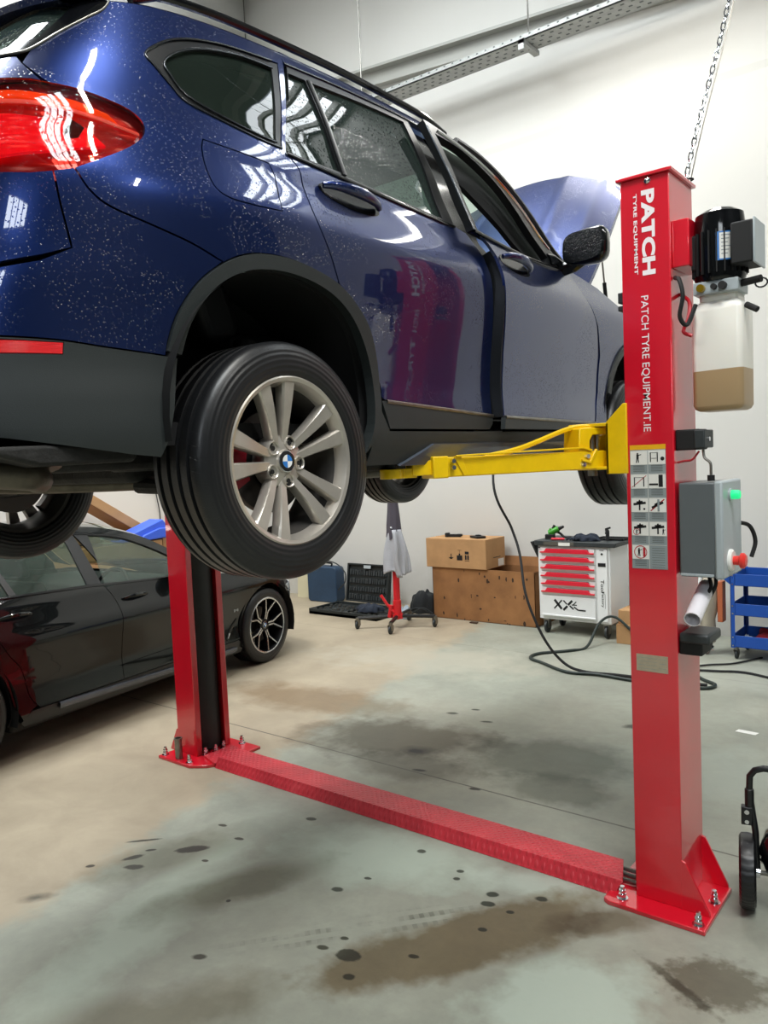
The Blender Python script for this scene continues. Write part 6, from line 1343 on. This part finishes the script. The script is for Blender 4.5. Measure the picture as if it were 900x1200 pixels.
# dark crumpled cloths on the case tray behind the jack leg
lump('dark_rag', 'crumpled blue-black rag lying on the open tool case tray', 'rag', (-4.62, 3.95, .069), .17, .10, .07, 'navy', 31, .3, .3)
lump('grey_rag', 'crumpled grey rag on the floor beside the jack column', 'rag', (-4.22, 4.06, .0), .10, .08, .12, 'greyrag', 33, .1, .35)
# --- pale board leaning at the end of the left wall
o = MB().box(-.14, .14, -.012, .012, 0, 1.9).build('leaning_board', M.setdefault('paleboard', mat('pale_yellow_board', '#c9c2a4', .7)), None, .002); setp(o, 'pale cream board leaning on the back wall left of the blue canister', 'board'); o.location = (-6.24, 4.56, .0); o.rotation_euler = (math.radians(-4.5), 0, 0)
# --- pile of cartons between the saloon and the left wall
def pilebox(i, c, size, rot, mt, label):
    r = thing('cardboard_box', label, 'box', c); r.rotation_euler = rot; h = [s/2 for s in size]
    MB().box(-h[0], h[0], -h[1], h[1], -h[2], h[2]).build('body', mt, r, .004, smooth=False)
    MB().box(-h[0], h[0], -.03, .03, h[2], h[2]+.001).build('tape', 'paleboard', r, smooth=False); return r
pilebox(0, (-6.52, 1.72, .35), (.76, 1.15, .70), (0, 0, .0), 'cardboard_old', 'big brown carton at the bottom of the pile behind the black saloon')
pilebox(1, (-6.52, 1.78, .868), (.74, .98, .33), (0, 0, .0), 'cardboard', 'long brown carton in the middle of the pile behind the black saloon')
pilebox(2, (-6.55, 2.62, .54), (.6, .55, 1.08), (0, 0, .0), 'cardboard', 'brown carton with a white label at the right end of the pile')
b = pilebox(3, (-6.62, 1.88, 1.36), (.36, 1.15, .10), (math.radians(-32), 0, 0), 'cardboard', 'long flat brown carton tilted down to the right on top of the pile')
pilebox(4, (-6.64, 1.50, 1.115), (.36, .42, .14), (0, 0, .0), 'cardboard', 'flat brown carton under the high end of the tilted one')
o = MB().cbox((0, 0, 0), (.24, .70, .05)).build('black_case', 'black', None, .01); o.location = (-6.27, 1.44, 1.24); o.rotation_euler = (math.radians(-25), 0, 0); setp(o, 'slim black case wedged under the tilted carton of the pile', 'case')
M['bluefoil'] = mat('bright_blue_wrap', '#3f63d6', .5, 0, 0, .06, 5)
mb = MB(); rows = [[(x, y, z) for x, y, z in ((.16, -.34, -.02), (.17, -.1, .055+dz), (.16, .14, .10+dz), (.15, .20, -.04))] for dz in (0,)]
mb = MB().prism([(-.36, -.06), (-.30, .0), (.16, .15), (.20, .10), (.22, -.06)], 'x', -.12, .12).prism([(-.10, .0), (.10, .06), (.23, .05), (.23, -.05), (-.2, -.07)], 'x', .12, .15); o = mb.build('blue_parcel', 'bluefoil', None, .01); o.location = (-6.28, 2.14, 1.105); setp(o, 'bright blue folded wrap lying on the pile behind the black saloon', 'parcel')
MB().box(0, .002, 0, .09, 0, .07).build('white_label', 'decal_white', None)
bpy.data.objects.remove(bpy.data.objects['white_label'])
# yellow air line, cable and socket on the left wall
M['airline'] = mat('mustard_air_line', '#9a7a2e', .45)
r = thing('air_line', 'mustard yellow pipe run fixed to the left wall above the pile', 'air pipe', (0, 0, 0))
MB().tube([(XL+.03, 1.9, 2.15), (XL+.03, 2.50, 1.74), (XL+.03, 2.66, 1.61), (XL+.03, 3.6, 1.66)], .011, 8).build('pipe', 'airline', r); MB().tube([(XL+.03, 2.3, 2.3), (XL+.03, 2.80, 1.78), (XL+.03, 2.95, 1.68), (XL+.03, 3.8, 1.75)], .011, 8).build('pipe', 'airline', r)
r = thing('wall_socket', 'black socket with a hanging cable on the left wall above the pile', 'socket', (XL, 2.79, 1.66)); MB().box(0, .03, -.02, .02, -.03, .03).build('body', 'black', r, .004); MB().tube(spl([(.03, 0, -.02), (.03, .03, -.2), (.03, .06, -.45), (.03, .03, -.9)], 6), .007, 6).build('cable', 'darkgrey', r)
r = thing('wall_hook', 'round black hose hook low on the left wall beside the cable', 'hook', (XL, 2.95, 1.40)); MB().cyl((0, 0, 0), (.05, 0, 0), .045, n=18).build('body', 'black', r); MB().cyl((.05, 0, 0), (.06, 0, 0), .02, n=12).build('cap', 'steel', r)
# --- cables on the floor
def cab(name, label, P, rad, mt='black', cat='cable'):
    o = MB().tube(spl(P, 10), rad, 8).build(name, mt); setp(o, label, cat); return o
c1 = cab('air_hose', 'black air hose hanging slack from above and trailing across to the near post', [(-2.62, 3.65, 2.30), (-2.42, 3.10, 1.56), (-2.28, 3.15, 1.15), (-2.18, 3.1, .93), (-2.05, 2.95, .60), (-1.88, 2.9, .28), (-1.72, 2.92, .08), (-1.55, 2.94, .014), (-1.25, 2.97, .014), (-.9, 3.0, .014), (-.60, 3.03, .014)], .012)
c2 = cab('air_hose', 'dark green hose looping on the floor in front of the tool cabinet', [(-1.50, 4.00, .10), (-1.70, 4.0, .25), (-1.82, 3.93, .20), (-1.85, 3.70, .02), (-1.93, 3.52, .014), (-2.12, 3.30, .014), (-2.12, 3.12, .014), (-1.95, 3.02, .014), (-1.65, 2.86, .014), (-1.40, 2.90, .016), (-1.0, 2.88, .014), (-.62, 2.93, .014), (-.55, 3.06, .014), (-.66, 3.16, .014), (-.80, 3.3, .014)], .013, M.setdefault('hosegreen', mat('dark_green_hose', '#1f2b27', .5)))
cab('power_lead', 'thin black lead running from behind the near post past the trolley', [(-.9, 3.38, .012), (-.65, 3.46, .012), (-.45, 3.52, .012), (-.1, 3.42, .012), (.5, 3.45, .012)], .009)
cab('power_lead', 'thin dark lead curling from the near post base towards the trolley wheels', [(-.92, 3.42, .012), (-.75, 3.62, .012), (-.60, 3.75, .012), (-.45, 4.05, .012)], .008)
o = MB().prism([(-.06, -.02), (.06, -.03), (.07, .02), (-.05, .028)], 'z', 0, .0015).build('paper_scrap', 'decal_white'); o.location = (-.12, 2.18, .001); setp(o, 'small white paper scrap on the floor behind the near lift post', 'paper')
o = MB().prism([(-.05, -.02), (.05, -.03), (.03, .03), (-.05, .02)], 'z', 0, .012).build('dirt_clod', 'cardboard_dark'); o.location = (-3.35, 4.18, .001); setp(o, 'small dark crumb of dirt on the floor before the worn carton', 'debris')
# --- compressor at the right edge
M['blkgloss'] = mat('black_gloss_tank', '#0d0f0f', .18, 0, .5)
r = thing('air_compressor', 'black wheeled compressor with a tube handle at the right edge, next to near post base', 'compressor', (.37, .20, 0), math.radians(14))
def cw_(x):
    w = MB().lathe([(.065, -.024), (.10, -.030), (.125, -.030), (.138, -.022), (.141, 0), (.138, .022), (.125, .030), (.10, .030), (.065, .024)], (x, 0, .141), (1, 0, 0), 40, closed=True).build('wheel', 'tyre', r); MB().lathe([(0, -.018), (.03, -.02), (.07, -.012), (.072, .012), (.03, .02), (0, .018)], (x, 0, .141), (1, 0, 0), 30).build('wheel_hub', 'darkgrey', w); return w
cw_(0); cw_(.62)
MB().cyl((0, 0, .141), (.62, 0, .141), .010, n=12).build('axle', 'steel', r); MB().cyl((.03, 0, .141), (.045, 0, .141), .022, n=14).build('hub_nut', 'chrome', r)
tk = MB(); rows = []
for i in range(21):
    t = i/20; x = .040+.50*t; rr = .115*(1-abs(2*t-1)**5)**.5 if 0 < t < 1 else .004; rows.append([(x, -.01+rr*math.cos(a)*1.0, .235+rr*math.sin(a)*1.05) for a in [2*PI*j/28 for j in range(29)]])
tk.grid(rows).build('tank', 'blkgloss', r, ang=60)
MB().box(.16, .48, -.10, .10, .34, .47).build('motor_cover', 'blkgloss', r, .03, 3)
MB().tube([(.035, .0, .13), (.03, .0, .30), (.01, -.0, .455), (.012, 0, .52), (.03, 0, .545), (.06, 0, .555), (.56, 0, .555), (.59, 0, .545), (.61, 0, .52), (.61, 0, .455), (.59, 0, .30), (.585, 0, .13)], .0125, 12).build('handle', 'satin_black', r)
MB().box(-.02, .02, -.018, .018, .33, .40).cyl((.01, 0, .40), (.01, 0, .47), .017, n=14).build('handle_clamp', 'satin_black', r, .003); MB().cyl((-.0, -.018, .385), (-.0, -.028, .385), .009, n=12).cyl((.0, -.018, .345), (.0, -.024, .345), .008, n=12).build('clamp_screw', 'chrome', r)
for x in (.14, .50): MB().box(x-.01, x+.01, -.05, .15, .0, .14).build('foot', 'satin_black', r, .003)
MB().tube(spl([(.05, -.02, .20), (.09, -.05, .24), (.13, -.06, .22)], 5), .008, 8).build('air_pipe', 'steel', r)
